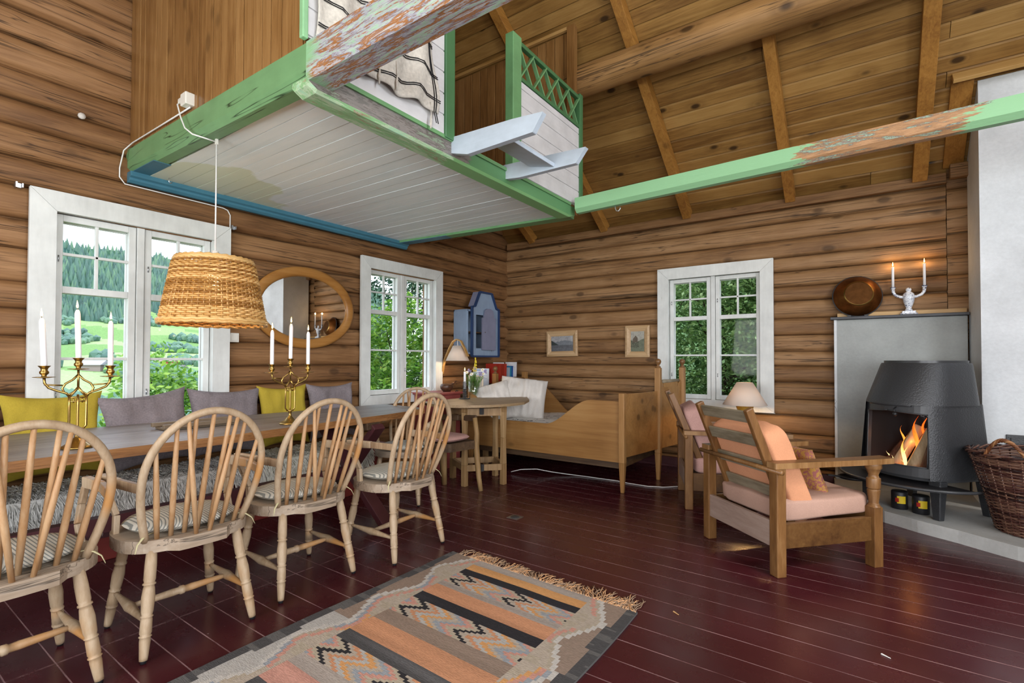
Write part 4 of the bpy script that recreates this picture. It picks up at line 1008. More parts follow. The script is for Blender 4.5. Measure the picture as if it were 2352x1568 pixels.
for y, z, lb in ((.715, 2.24, 'left of'), (1.955, 2.255, 'right of')):
    mb = MB(); mb.b2((XW+.0, y-.022, z-.012), (XW+.02, y+.012, z+.014)); mb.b2((XW+.02, y-.022, z-.016), (XW+.045, y-.014, z+.016)); mb.b2((XW+.02, y+.006, z-.012), (XW+.045, y+.012, z+.012))
    tag(mb.build('curtain_bracket', M['steel']), 'Tiny metal curtain bracket '+lb+' the large window top', 'bracket', 'curtain brackets')
mb = MB(); mb.lathe([(0, 0), (.022, .002), (.02, .012), (.008, .018), (0, .02)], 9, (XW+.005, 1.0, 2.78), (1, 0, 0)); tag(mb.build('wooden_plug', M['linen']), 'Pale round plug in the log wall above the large window', 'plug')
# ------------------------------------------------------------------ oval mirror
OM = thing('oval_mirror', 'Oval wall mirror in a honey pine frame between the two left windows', 'mirror', (XW+.03, 2.585, 1.665), 0)
mb = MB(); A_, B_ = .50, .365
pr = [(0, 0), (0, .03), (.02, .036), (.062, .034), (.078, .026), (.085, .014), (.085, 0)]
V = []; nseg = 96
for i in range(nseg):
    a = 2*pi*i/nseg
    for q, h in pr: V.append((h, (A_-q)*cos(a), (B_-q)*sin(a)))
k = len(pr); mb.add(V, [(i*k+j, i*k+(j+1) % k, ((i+1) % nseg)*k+(j+1) % k, ((i+1) % nseg)*k+j) for i in range(nseg) for j in range(k)], True)
mb.build('mirror_frame', M['mirrorw'], OM)
mb = MB(); V = [(.012, (A_-.075)*cos(2*pi*i/nseg), (B_-.075)*sin(2*pi*i/nseg)) for i in range(nseg)]; mb.add(V, [tuple(range(nseg))]); mb.build('mirror_glass', M['mirror'], OM)
# ------------------------------------------------------------------ blue wall cabinet
BC = thing('wall_cabinet', 'Worn blue painted corner wall cabinet with a stepped gable and an ajar door', 'cabinet')
bl_l = painted('worn_light_blue_paint', (.25, .335, .46), (.10, .06, .05), .31, 2, .5); bl_d = painted('worn_dark_blue_paint', (.018, .045, .125), (.12, .13, .12), .32, 2, .5); bl_g = painted('grey_lilac_paint', (.20, .21, .30), (.12, .05, .03), .28, 2, .5)
mb = MB(); mb.b2((-4.14, 4.60, 1.27), (-3.92, 4.625, 1.815)); mb.b2((-4.14, 5.16, 1.27), (-3.92, 5.18, 1.82)); mb.b2((-4.14, 4.6, 1.27), (-3.92, 5.18, 1.295)); mb.b2((-4.14, 4.6, 1.795), (-3.92, 5.18, 1.82)); mb.b2((-4.14, 4.6, 1.27), (-4.12, 5.18, 1.82)); mb.build('cabinet_body', bl_l, BC, bevel=.004)
mb = MB(); mb.b2((-4.10, 4.64, 1.535), (-3.93, 5.15, 1.55)); mb.build('shelf', M['darkwood'], BC)
FRYZ = Matrix(((0, 0, 1, 0), (1, 0, 0, 0), (0, 1, 0, 0), (0, 0, 0, 1)))
mb = MB()
yc = 4.93
gab = [(4.665, 1.25), (5.195, 1.25), (5.195, 1.85), (5.14, 1.86), (5.04, 2.045), (4.82, 2.045), (4.72, 1.86), (4.665, 1.85)]
# front as frame: left strip, right strip, bottom, top part
for P_ in ([(4.665, 1.25), (4.745, 1.25), (4.745, 1.76), (4.665, 1.85)], [(5.11, 1.25), (5.195, 1.25), (5.195, 1.85), (5.11, 1.76)], [(4.745, 1.25), (5.11, 1.25), (5.11, 1.345), (4.745, 1.345)],
           [(4.745, 1.76), (5.11, 1.76), (5.195, 1.85), (5.14, 1.86), (5.04, 2.04), (4.82, 2.04), (4.72, 1.86), (4.665, 1.85)]):
    mb.prism(P_, -3.92, -3.90, FRYZ)
mb.build('cabinet_front', bl_l, BC)
mb = MB()
def edge(pts, w_=.022, x=-3.893):
    for (a, b), (c, d) in zip(pts, pts[1:]): mb.bar((x, a, b), (x, c, d), .03, w_, (0, -(d-b), (c-a)))
edge([(4.66, 1.245), (4.66, 1.85), (4.715, 1.862), (4.81, 2.045), (5.05, 2.045), (5.145, 1.862), (5.2, 1.85), (5.2, 1.245), (4.66, 1.245)]); mb.build('front_moulding', bl_d, BC, label='dark blue moulding')
mb = MB(); mb.bar((-3.95, 4.715, 1.862), (-3.95, 4.81, 2.045), .09, .02, (0, -1, .5)); mb.build('gable_side', bl_g, BC)
mb = MB(); dp = [(0, 0), (.24, 0), (.24, .40), (.215, .41), (.19, .50), (.15, .52), (.09, .52), (.05, .50), (.025, .41), (0, .40)]
mb.prism([(a, b) for a, b in dp], -.01, .01, FRYZ); dr_ = mb.build('cabinet_door', bl_g, BC, bevel=.003); dr_.location = (-3.885, 4.845, 1.325); dr_.rotation_euler = (0, 0, radians(-6))
mb = MB(); mb.ball((.018, .04, .22), .006, 6); mb.build('knob', M['darkwood'], dr_)
# ------------------------------------------------------------------ wall sconce
SN = thing('wall_sconce', 'Bent wood wall sconce with a cream cone shade beside the middle window', 'lamp')
mb = MB(); mb.b2((XW+.01, 4.335, 1.0), (XW+.035, 4.385, 1.225)); mb.build('wall_plate', M['newpine'], SN, bevel=.008)
mb = MB()
arm = [(-4.10, 4.36, 1.03), (-4.08, 4.36, 1.13), (-4.06, 4.36, 1.20), (-3.99, 4.36, 1.33), (-3.93, 4.36, 1.415), (-3.87, 4.36, 1.44), (-3.81, 4.36, 1.42), (-3.75, 4.36, 1.33), (-3.70, 4.36, 1.24)]
for a, b in zip(arm, arm[1:]): mb.bar(a, b, .035, .010, (0, 1, 0)) if False else mb.bar(a, b, .012, .036, (0, 1, 0))
mb.build('bent_arm', M['newpine'], SN, bevel=.002)
mb = MB(); mb.lathe([(.138, 1.19), (.056, 1.365)], 36, (-3.86, 4.36, 0), cap=False); o = mb.build('lamp_shade', M['shade'], SN); o.modifiers.new('s', 'SOLIDIFY').thickness = .0015
mb = MB(); mb.tube([(-3.86, 4.36, 1.43), (-3.862, 4.36, 1.40), (-3.858, 4.36, 1.37), (-3.86, 4.36, 1.30)], .004, 6); mb.tube([(-3.86, 4.36, 1.34), (-3.86, 4.36, 1.29)], .014, 10); mb.build('lamp_holder', M['plastic'], SN)
mb = MB(); mb.ball((-3.86, 4.36, 1.26), .024, 8); mb.build('bulb', plain('sconce_bulb', (1, .8, .5), .5, emit=5, ecol=(1, .7, .4)), SN)
mb = MB(); mb.tube([(-4.10, 4.365, 1.0), (-4.10, 4.33, .96), (-4.10, 4.30, .92), (-4.11, 4.2, .84), (-4.11, 4.14, .8)], .003, 6); mb.tube([(-4.10, 4.335, .965), (-4.10, 4.31, .93)], .011, 8); mb.build('sconce_cord', M['cord'], SN)
l = bpy.data.lights.new('sconce_light', 'POINT'); l.energy = 3.2; l.color = (1, .7, .42); l.shadow_soft_size = .025
o = bpy.data.objects.new('sconce_light', l); C.objects.link(o); o.location = (-3.86, 4.36, 1.215)
# ------------------------------------------------------------------ red chest, bowl
RC = thing('red_cupboard', 'Dusty red painted cupboard standing under the wall sconce', 'cupboard')
redp = painted('dusty_red_paint', (.26, .055, .05), (.1, .03, .03), .22, 1, .4)
mb = MB(); mb.b2((-4.10, 3.90, 0.0), (-3.76, 4.30, .815)); mb.build('cupboard_body', redp, RC, bevel=.004)
mb = MB(); mb.b2((-4.12, 3.87, .815), (-3.73, 4.33, .84)); mb.build('cupboard_top', redp, RC, bevel=.006)
mb = MB(); mb.tube([(-3.745, 4.2, .845), (-3.745, 4.22, .86), (-3.745, 4.24, .845)], .004, 6); mb.build('ring_handle', M['black'], RC)
mb = MB(); mb.lathe([(.0, 0), (.04, .0), (.065, .03), (.07, .055), (.062, .08), (.055, .085), (.05, .08), (.055, .05), (.03, .02), (0, .015)], 24, (0, 0, 0), sy=1.15)
mb.tube([(0, .06, .06), (0, .11, .09), (0, .16, .11)], [.012, .012, .009], 8)
tag(mb.build('wooden_bowl', plain('dark_burl_wood', (.07, .03, .015), .35, var=.5, vscale=25), loc=(-3.88, 4.2, .841)), 'Round dark burl bowl with a handle on the red cupboard', 'bowl')
# ------------------------------------------------------------------ drop-leaf table
GT = thing('drop_leaf_table', 'Small pale drop-leaf table with a rounded top and slender legs', 'table')
mb = MB(); cx_, cy_ = -3.18, 4.05
P_ = [(-3.60, 3.55), (-3.40, 3.38)]
for i in range(13):
    a = -2.15+ (1.95+.35)*i/12
    P_.append((-3.25+.50*cos(a)*(1.0), 4.02+.62*sin(a)))
P_ += [(-2.90, 4.42), (-3.13, 4.72), (-3.62, 4.66)]
mb.prism(P_, .758, .782); mb.build('tabletop', M['droptop'], GT, bevel=.005)
LGS = [(-2.852, 3.89), (-3.105, 3.615), (-3.13, 4.13), (-3.42, 3.80), (-3.55, 4.5), (-3.02, 4.30)]
for x, y in LGS[:5]:
    mb = MB(); mb.bar((x, y, 0), (x, y, .20), .05, .05, (0, 1, 0)); mb.bar((x, y, .20), (x, y, .45), .05, .05, (0, 1, 0), .038, .038); mb.bar((x, y, .45), (x, y, .70), .038, .038, (0, 1, 0), .05, .05); mb.bar((x, y, .70), (x, y, .758), .05, .05, (0, 1, 0)); mb.build('leg', M['dropleg'], GT, bevel=.004)
for a, b in (((-2.852, 3.89), (-3.105, 3.615)), ((-3.105, 3.615), (-3.42, 3.80)), ((-3.13, 4.13), (-3.42, 3.80))):
    mb = MB(); mb.bar((a[0], a[1], .70), (b[0], b[1], .70), .022, .075); mb.build('apron', M['dropleg'], GT, bevel=.003)
    mb = MB(); mb.bar((a[0], a[1], .17), (b[0], b[1], .17), .03, .06); mb.build('stretcher', M['dropleg'], GT, bevel=.003)
mb = MB(); mb.bar((-2.852, 3.89, .17), (-3.13, 4.13, .17), .03, .06); mb.build('stretcher', M['dropleg'], GT, bevel=.003)
mb = MB(); mb.b2((-2.995, 3.70, .68), (-2.965, 3.73, .74)); mb.b2((-3.00, 3.70, .14), (-2.965, 3.735, .205)); mb.build('hinge', M['iron_smooth'], GT)
# spiral candlestick
IC = thing('spiral_candlestick', 'Black spiral iron candlestick on the drop-leaf table', 'candlestick', (-3.49, 4.06, .783))
mb = MB(); mb.lathe([(0, 0), (.058, 0), (.062, .008), (.055, .006), (0, .004)], 24); mb.build('base_plate', M['iron_smooth'], IC)
mb = MB(); mb.tube([(.0185*cos(i*.5), .0185*sin(i*.5), .006+.175*i/150) for i in range(151)], .0045, 6); mb.tube([(.055, 0, .006), (.075, 0, .02), (.07, 0, .035), (.055, 0, .03)], .003, 6); mb.build('spiral', M['iron_smooth'], IC)
candle(-3.49, 4.06, .89, .185, 'Single white candle in the black spiral candlestick', r=.0125, light=.2, taper=False)
# vase with flowers
mb = MB(); mb.lathe([(0, .0), (.042, 0), (.044, .004), (.058, .155), (.056, .155), (.042, .012), (0, .012)], 28); VP = (-3.585, 4.32, .783)
tag(mb.build('glass_vase', M['vase_glass'], loc=VP), 'Clear tapered glass vase of wild flowers on the drop-leaf table', 'vase')
greenm = plain('flower_leaf_green', (.10, .24, .03), .5, var=.4); yel = plain('goldenrod_yellow', (.75, .60, .04), .6); whi = plain('daisy_petal_white', (.80, .80, .78), .6); lil = plain('lilac_petal', (.36, .30, .52), .7)
mb = MB(); rf = random.Random(5)
for i in range(130):
    a = rf.random()*2*pi; r1 = rf.random()*.035; r2 = rf.random()*.095; h = .12+rf.random()*.12
    p0 = Vector((r1*cos(a), r1*sin(a), .02)); p2 = Vector((r2*cos(a), r2*sin(a), h)); p1 = p0.lerp(p2, .5)+Vector((0, 0, .03))
    mb.tube([p0, p1, p2], [.0012, .0012, .0008], 4, caps=False)
    for j in range(4):
        q = p1.lerp(p2, j/4+.1); b = rf.random()*2*pi; e = q+Vector((cos(b)*.02, sin(b)*.02, .006)); n_ = Vector((-sin(b), cos(b), 0))*.004
        mb.add([q, q.lerp(e, .5)+n_, e, q.lerp(e, .5)-n_], [(0, 1, 2, 3)])
tag(mb.build('greenery', greenm, loc=VP), 'Feathery green foliage filling the glass vase', 'foliage', kind='stuff')
FLW = [('daisy', -.07, .0, .21), ('daisy', .03, -.06, .20), ('daisy', .05, .05, .235), ('daisy', .08, .02, .20), ('lilac', -.03, .05, .24), ('lilac', -.055, .02, .225), ('lilac', .07, .06, .22), ('lilac', .085, -.02, .20), ('goldenrod', .02, .0, .31)]
LBF = {('daisy', 0): 'White daisy leaning out on the left of the vase', ('daisy', 1): 'White daisy at the front centre of the bunch', ('daisy', 2): 'White daisy high at the right back of the bunch', ('daisy', 3): 'White daisy at the right side of the bunch',
       ('lilac', 4): 'Lilac flower head beside the yellow spike', ('lilac', 5): 'Leftmost lilac flower head of the bunch', ('lilac', 6): 'Lilac flower head at the back right of the bunch', ('lilac', 7): 'Lilac flower head low at the right of the bunch', ('goldenrod', 8): 'Tall yellow flower spike rising above the bunch'}
for k, (kd, x, y, h) in enumerate(FLW):
    t = thing(kd+('_flower' if kd == 'lilac' else ''), LBF[(kd, k)], 'flower', VP, 0, 'flowers in the glass vase')
    mb = MB(); mb.tube([(x*.3, y*.3, .03), (x*.6, y*.6, h*.6), (x, y, h)], .0013, 5); mb.build('stem', greenm, t)
    mb = MB(); c = Vector((x, y, h))
    if kd == 'daisy':
        nn = Vector((.1, -.75, .5)).normalized(); a_ = nn.cross(Vector((0, 0, 1))).normalized(); b_ = nn.cross(a_)
        for j in range(12):
            t_ = 2*pi*j/12; d_ = a_*cos(t_)+b_*sin(t_); e_ = a_*-sin(t_)+b_*cos(t_); mb.add([c, c+d_*.013+e_*.0035, c+d_*.019, c+d_*.013-e_*.0035], [(0, 1, 2, 3)])
        mb.build('petals', whi, t); mb = MB(); mb.ball(c+nn*.002, .006, 6, .6); mb.build('flower_eye', yel, t)
    elif kd == 'lilac': 
        for j in range(14): mb.ball(c+Vector((rf.uniform(-.010, .010), rf.uniform(-.01, .01), rf.uniform(-.014, .016))), .006, 5)
        mb.build('flower_head', lil, t)
    else:
        for j in range(60):
            z = rf.random(); mb.ball(c+Vector((rf.uniform(-1, 1)*.016*(1.1-z), rf.uniform(-1, 1)*.016*(1.1-z), -.09+z*.12)), .0042, 4)
        mb.build('flower_spike', yel, t)
for o in list(C.objects):
    if o.name.split('.')[0] in ('glass_vase', 'greenery'): o.scale = (1.22, 1.22, 1.2)
    if o.name.split('.')[0] in ('daisy', 'lilac_flower', 'goldenrod'): o.scale = (1.45, 1.45, 1.3)
# ------------------------------------------------------------------ rustic chair
RCH = thing('rustic_chair', 'Rustic dark wood chair with curved post and rail in front of the drop-leaf table', 'chair')
mb = MB(); mb.prism([(-3.33, 3.13), (-2.97, 3.26), (-2.92, 3.56), (-3.36, 3.60)], .385, .46); mb.build('seat_slab', M['darkwood'], RCH, bevel=.015)
mb = MB(); mb.turned((-3.27, 3.18, 0), (-3.24, 3.22, .39), [(0, .022), (1, .03)], 8); mb.build('leg', M['rustic'], RCH)
mb = MB(); mb.turned((-3.315, 3.56, 0), (-3.30, 3.52, .39), [(0, .028), (1, .038)], 8); mb.build('leg', M['rustic'], RCH)
def curved_post(x, y):
    mb = MB(); pts_ = [(x+.03, y, 0), (x+.005, y, .12), (x-.01, y, .25), (x-.025, y, .40), (x-.02, y, .52), (x-.045, y, .665)]
    mb.tube(pts_, [.021, .024, .026, .027, .024, .022], 8); mb.build('curved_post', M['rustic'], RCH)
curved_post(-2.90, 3.57); curved_post(-3.40, 3.62)
mb = MB(); mb.bar((-2.93, 3.575, .66), (-3.18, 3.62, .645), .028, .055); mb.bar((-3.18, 3.62, .645), (-3.46, 3.60, .635), .028, .055); mb.build('back_rail', M['darkwood'], RCH, bevel=.008)
mb = MB()
def scf(side):
    def g(u, v):
        a = 2*pi*u; x = .19*v*(abs(cos(a))**.55)*(1 if cos(a) >= 0 else -1); y = .185*v*(abs(sin(a))**.55)*(1 if sin(a) >= 0 else -1)
        return Vector((x, y, .03+side*.03*(max(0, 1-v**4))**.5))
    return g
mb.grid(scf(1), 36, 12); mb.grid(scf(-1), 36, 12, flip=True)
tag(mb.build('seat_cushion', M['pink'], loc=(-3.14, 3.385, .462)), 'Faded pink seat pad on the rustic dark chair', 'cushion')
# ------------------------------------------------------------------ pull-out bed
BD = thing('pull_out_bed', 'Old pine pull-out bed with wavy side boards and ball-topped posts', 'bed')
def wave(x0, x1, zb, hi, lo, hl, y, th=.024, name='side_board', parent=BD, mt='bed', xa=.55, xb=.75, left_hi=None):
    mb = MB(); top = []; N = 60
    for i in range(N+1):
        u = i/N; x = x0+(x1-x0)*u
        if u < .5:
            lh = left_hi if left_hi is not None else hi
            t = min(1, max(0, (u-hl[0])/(hl[1]-hl[0]))); z = lh+(lo-lh)*(t*t*(3-2*t))
        else:
            t = min(1, max(0, (u-hl[2])/(hl[3]-hl[2]))); z = lo+(hi-lo)*(t*t*(3-2*t))
        top.append((x, z))
    V = []
    for xx, zz in top: V += [(xx, y-th/2, zb), (xx, y-th/2, zz), (xx, y+th/2, zz), (xx, y+th/2, zb)]
    F = [(0, 1, 2, 3), tuple(4*N+k for k in (3, 2, 1, 0))]
    for i in range(N):
        for j in range(4): F.append((4*i+j, 4*i+4+j, 4*i+4+(j+1) % 4, 4*i+(j+1) % 4))
    mb.add(V, F)
    return mb.build(name, M[mt], parent)
wave(-3.62, -1.82, .268, .825, .565, (.02, .2, .56, .84), 4.28)
wave(-3.72, -1.70, .30, .80, .515, (.10, .42, .80, .95), 5.47, left_hi=.93)
def bpost(x, y, top, foot=.03, w_=.055):
    mb = MB(); mb.bar((x, y, 0), (x, y, .27), foot, foot, (0, 1, 0), w_, w_); mb.bar((x, y, .27), (x, y, top), w_, w_, (0, 1, 0)); return mb.build('bed_post', M['bed_v'], BD, bevel=.004)
bpost(-1.79, 4.27, .90); 
ballm = plain('dark_turned_wood', (.16, .08, .03), .35, var=.3)
for x, y in ((-1.695, 4.955), (-1.60, 5.45), (-3.755, 4.95)):
    p = bpost(x, y, 1.125 if x > -3 else 1.03, .034, .058); zt_ = 1.125 if x > -3 else 1.03
    mb = MB(); mb.lathe([(.026, zt_), (.026, zt_+.012), (.014, zt_+.02), (.014, zt_+.028), (.022, zt_+.036), (.030, zt_+.055), (.031, zt_+.066), (.026, zt_+.08), (.012, zt_+.091), (0, zt_+.093)], 20, (x, y, 0)); mb.build('ball_finial', ballm, p)
bpost(-3.66, 5.47, 1.045, .035, .06); bpost(-3.60, 4.30, .84)
mb = MB(); mb.bar((-1.79, 4.30, .60), (-1.70, 4.93, .60), .02, .58); mb.build('footboard', M['bed'], BD, bevel=.003)
mb = MB(); mb.bar((-1.69, 4.98, .62), (-1.61, 5.42, .62), .02, .62); 
mb.bar((-1.675, 5.06, .955), (-1.625, 5.34, .955), .02, .06)
for yy in (4.995, 5.405): mb.lathe([(0, -.01), (.05, -.01), (.05, .01), (0, .01)], 20, (-1.69+(yy-4.98)*.18, yy, .93), (1, -.17, 0))
mb.build('inner_footboard', M['bed'], BD, bevel=.003)
mb = MB(); mb.tube([(-1.68, 5.02, .985), (-1.625, 5.39, .985)], .019, 14); mb.build('roller', M['slat'], BD)
mb = MB(); mb.b2((-3.67, 4.32, .28), (-3.64, 4.93, .84)); mb.b2((-3.76, 4.97, .30), (-3.74, 5.45, .93)); mb.build('headboard', M['bed'], BD, bevel=.003)
mb = MB(); mb.turned((-3.70, 5.0, .95), (-3.66, 5.44, .95), [(0, .02), (.2, .028), (.25, .018), (.75, .018), (.8, .028), (1, .02)], 12); mb.build('head_rail', ballm, BD)
mb = MB(); mb.b2((-3.6, 4.33, .20), (-1.83, 5.43, .28)); mb.build('bed_base', M['darkwood'], BD)
MT = thing('mattress', 'Mattress with a white sheet printed in black lying in the pine bed', 'mattress')
mb = MB(); mb.grid(lambda u, v: Vector((-3.62+1.80*u, 4.305+1.13*v, .535+.018*noise.noise(Vector((u*5, v*4, 1)))-.02*(1-min(1, 8*v)))), 30, 20, flip=False)
mb.b2((-3.62, 4.305, .29), (-1.82, 5.435, .50)); mb.build('mattress_sheet', M['sheet'], MT)
def bigpillow(loc, rx, rz, ry, w_, h_, t_, seed, lab):
    mb = MB(); pillow(mb, w_, h_, t_, seed, 34, .13, .035, .03); o = mb.build('pillow', M['linen'])
    o.matrix_world = Matrix.Translation(loc) @ Matrix.Rotation(rz, 4, 'Z') @ Matrix.Rotation(rx, 4, 'X') @ Matrix.Rotation(ry, 4, 'Y'); tag(o, lab, 'pillow', 'white pillows on the bed')
bigpillow((-3.45, 4.50, .715), radians(-14), radians(42), radians(-14), .47, .45, .24, 3, 'White pillow at the left, standing nearest the drop-leaf table')
bigpillow((-3.23, 4.78, .755), radians(-18), radians(34), radians(7), .56, .50, .25, 9, 'Large upright white pillow at the right, in front of the wavy side board')
# books in the corner
BS = thing('corner_shelf', 'Small brown wooden shelf in the room corner holding the books', 'shelf')
mb = MB(); mb.b2((-4.07, 5.04, .86), (-3.80, 5.63, .90)); mb.b2((-4.07, 5.06, .0), (-3.82, 5.09, .86)); mb.b2((-4.07, 5.59, .0), (-3.82, 5.62, .86)); mb.build('shelf_board', M['darkwood'], BS, bevel=.004)
mb = MB(); mb.b2((-3.81, 5.25, .90), (-3.795, 5.56, .975)); mb.build('front_lip', ballm, BS, bevel=.004)
def book(x, y, z, th, h, d, rz, tilt, col, lab, kind='book', page=(.7, .68, .6), name=None):
    t = thing(name or kind, lab, 'book' if kind == 'book' else 'paper', (x, y, z), rz, 'books and papers in the corner')
    mb = MB(); mb.b2((0, 0, 0), (.002, d, h)); mb.b2((th-.002, 0, 0), (th, d, h)); mb.b2((0, -.002, 0), (th, .001, h)); mb.build('book_cover', plain('cover_'+lab[:12].replace(' ', '_').lower(), col, .5, var=.1), t, bevel=.001)
    mb = MB(); mb.b2((.003, .001, .003), (th-.003, d-.004, h-.003)); mb.build('pages', plain('book_pages', page, .9), t)
    t.rotation_euler = (0, tilt, rz); return t
BK = [(.055, .25, (.30, .02, .01), 'Leftmost tall red book in the corner'), (.052, .252, (.34, .03, .015), 'Second tall red book, between its red neighbours'), (.055, .246, (.27, .02, .01), 'Third tall red book, with a dark band'), (.056, .25, (.37, .035, .02), 'Rightmost tall red book, beside the white cover'),
      (.02, .265, (.68, .70, .72), 'Thin white book standing behind the blue ones'), (.035, .20, (.30, .36, .42), 'Pale grey-blue slim book next to the red books'), (.032, .215, (.02, .20, .34), 'Teal slim book left of the blue one'), (.045, .22, (.01, .07, .30), 'Deep blue book in the middle of the small row'), (.035, .2, (.62, .66, .70), 'White and blue slim book near the right end'), (.03, .27, (.70, .70, .72), 'Rightmost white covered brochure of the row')]
x = 5.07; rb_ = random.Random(3)
for th, h, col, lb in BK:
    book(-3.835-.012*rb_.random()-(.06 if 'behind' in lb else 0), x, .902, th, h, .17, pi/2, radians(2), col, lb); x += th+.005
def sheet(x, y, z, w_, h, rz, rx, col, lab, stripes=None):
    t = thing('framed_print' if not stripes else 'printed_sheet', lab, 'picture', (x, y, z), 0, 'books and papers in the corner')
    mb = MB(); mb.b2((0, 0, 0), (w_, .008, h)); b_ = mb.build('backing', plain('sheet_'+lab[:8].lower().replace(' ', '_'), col, .5), t)
    mb = MB()
    if stripes:
        mb.b2((.012, -.001, h-.03), (w_-.03, 0, h-.012)); 
        r8 = random.Random(len(lab))
        for i in range(16): mb.b2((.02, -.0012, h-.05-i*.012), (.02+(w_-.04)*(.5+.5*r8.random()), 0, h-.046-i*.012))
    else: mb.b2((.02, -.001, .02), (w_-.02, 0, h-.02))
    mb.build('print_marks', plain('print_marks', (.22, .33, .52) if stripes else (.35, .36, .33), .6), t)
    t.rotation_euler = (rx, 0, rz); return t
sheet(-4.04, 4.86, .80, .20, .30, radians(35), radians(-14), (.62, .68, .76), 'Pale blue printed sheet leaning in the corner left of the red books', True)
sheet(-3.99, 4.70, .78, .19, .24, radians(35), radians(-16), (.55, .50, .42), 'Beige framed print leaning in front of the blue printed sheet')
mb = MB(); mb.b2((-4.10, 4.55, 0), (-3.80, 5.05, .78)); tag(mb.build('low_cabinet', M['darkwood'], bevel=.004), 'Dark low cabinet in the corner behind the bed head', 'cabinet')
# ------------------------------------------------------------------ pictures
def picture(x0, x1, z0, z1, fw, lab, fn, rot=0):
    cx_, cz_ = (x0+x1)/2, (z0+z1)/2; w_, h_ = x1-x0, z1-z0
    t = thing('picture', lab, 'picture', (cx_, YW-.012, cz_), 0, 'small framed paintings on the far wall'); t.rotation_euler = (0, rot, 0)
    mb = MB(); a, b = w_/2, h_/2
    for k, (o0, o1, d0, d1) in enumerate(((0, .35, .022, .030), (.35, .8, .030, .018), (.8, 1, .018, .012))):
        def rc(q): return [(-a+q*fw, -b+q*fw), (a-q*fw, -b+q*fw), (a-q*fw, b-q*fw), (-a+q*fw, b-q*fw)]
        A1, A2 = rc(o0), rc(o1)
        for i in range(4):
            j = (i+1) % 4; mb.add([(A1[i][0], -d0, A1[i][1]), (A1[j][0], -d0, A1[j][1]), (A2[j][0], -d1, A2[j][1]), (A2[i][0], -d1, A2[i][1])], [(0, 1, 2, 3)])
    R0 = [(-a, -b), (a, -b), (a, b), (-a, b)]
    for i in range(4):
        j = (i+1) % 4; mb.add([(R0[i][0], 0, R0[i][1]), (R0[j][0], 0, R0[j][1]), (R0[j][0], -.022, R0[j][1]), (R0[i][0], -.022, R0[i][1])], [(0, 1, 2, 3)])
    mb.build('picture_frame', M['framew'], t)
    mb = MB(); ia, ib = a-fw*.98, b-fw*.98
    mb.grid(lambda u, v: Vector((-ia+2*ia*u, -.011, -ib+2*ib*v)), 60, 44, smooth=False)
    o = mb.build('painting', vcol('oil_painting', .35, None, .1, spec=.5), t)
    setcol(o, lambda c: fn((c.x+ia)/(2*ia), (c.z+ib)/(2*ib)))
def lake(u, v):
    n1 = noise.noise(Vector((u*6, v*9, 1))); n2 = noise.noise(Vector((u*30, v*40, 2)))
    if v > .40:
        s = .30+.09*n1+.05*(v-.4); c = (s, s*1.0, s*1.02)
        m = .72-.25*abs(u-.62)+.06*noise.noise(Vector((u*12, 0, 3)))
        if v < m: c = (.17+.05*n2, .185+.05*n2, .205+.05*n2)
        if v < .74-u*.95+.03*n2: c = (.03+.01*n2, .04+.012*n2, .038)
        return c
    s = .10+.03*n1+.02*n2+.06*(.4-v); return (s*.95, s, s*1.12)
def farm(u, v):
    n2 = noise.noise(Vector((u*25, v*30, 2))); n1 = noise.noise(Vector((u*8, v*8, 5)))
    if .15 < u < .52 and .45 < v < .80-abs(u-.36)*.9: return (.10+.03*n2, .075+.02*n2, .05)
    if v > .58-.08*sin(u*4)+.03*n2: return (.36+.06*n1, .35+.06*n1, .30+.05*n1)
    if u < .6 and v > .2 and n2 > 0: return (.045, .045, .025)
    return (.13+.04*n1, .15+.04*n1, .10+.03*n1)
picture(-3.462, -3.0, 1.25, 1.583, .068, 'Small painting of a grey mountain lake in a pale pine frame, nearer the corner', lake, radians(-1))
picture(-2.352, -2.05, 1.238, 1.614, .068, 'Small upright painting of a brown farmhouse in a pale pine frame, nearer the window', farm, 0)
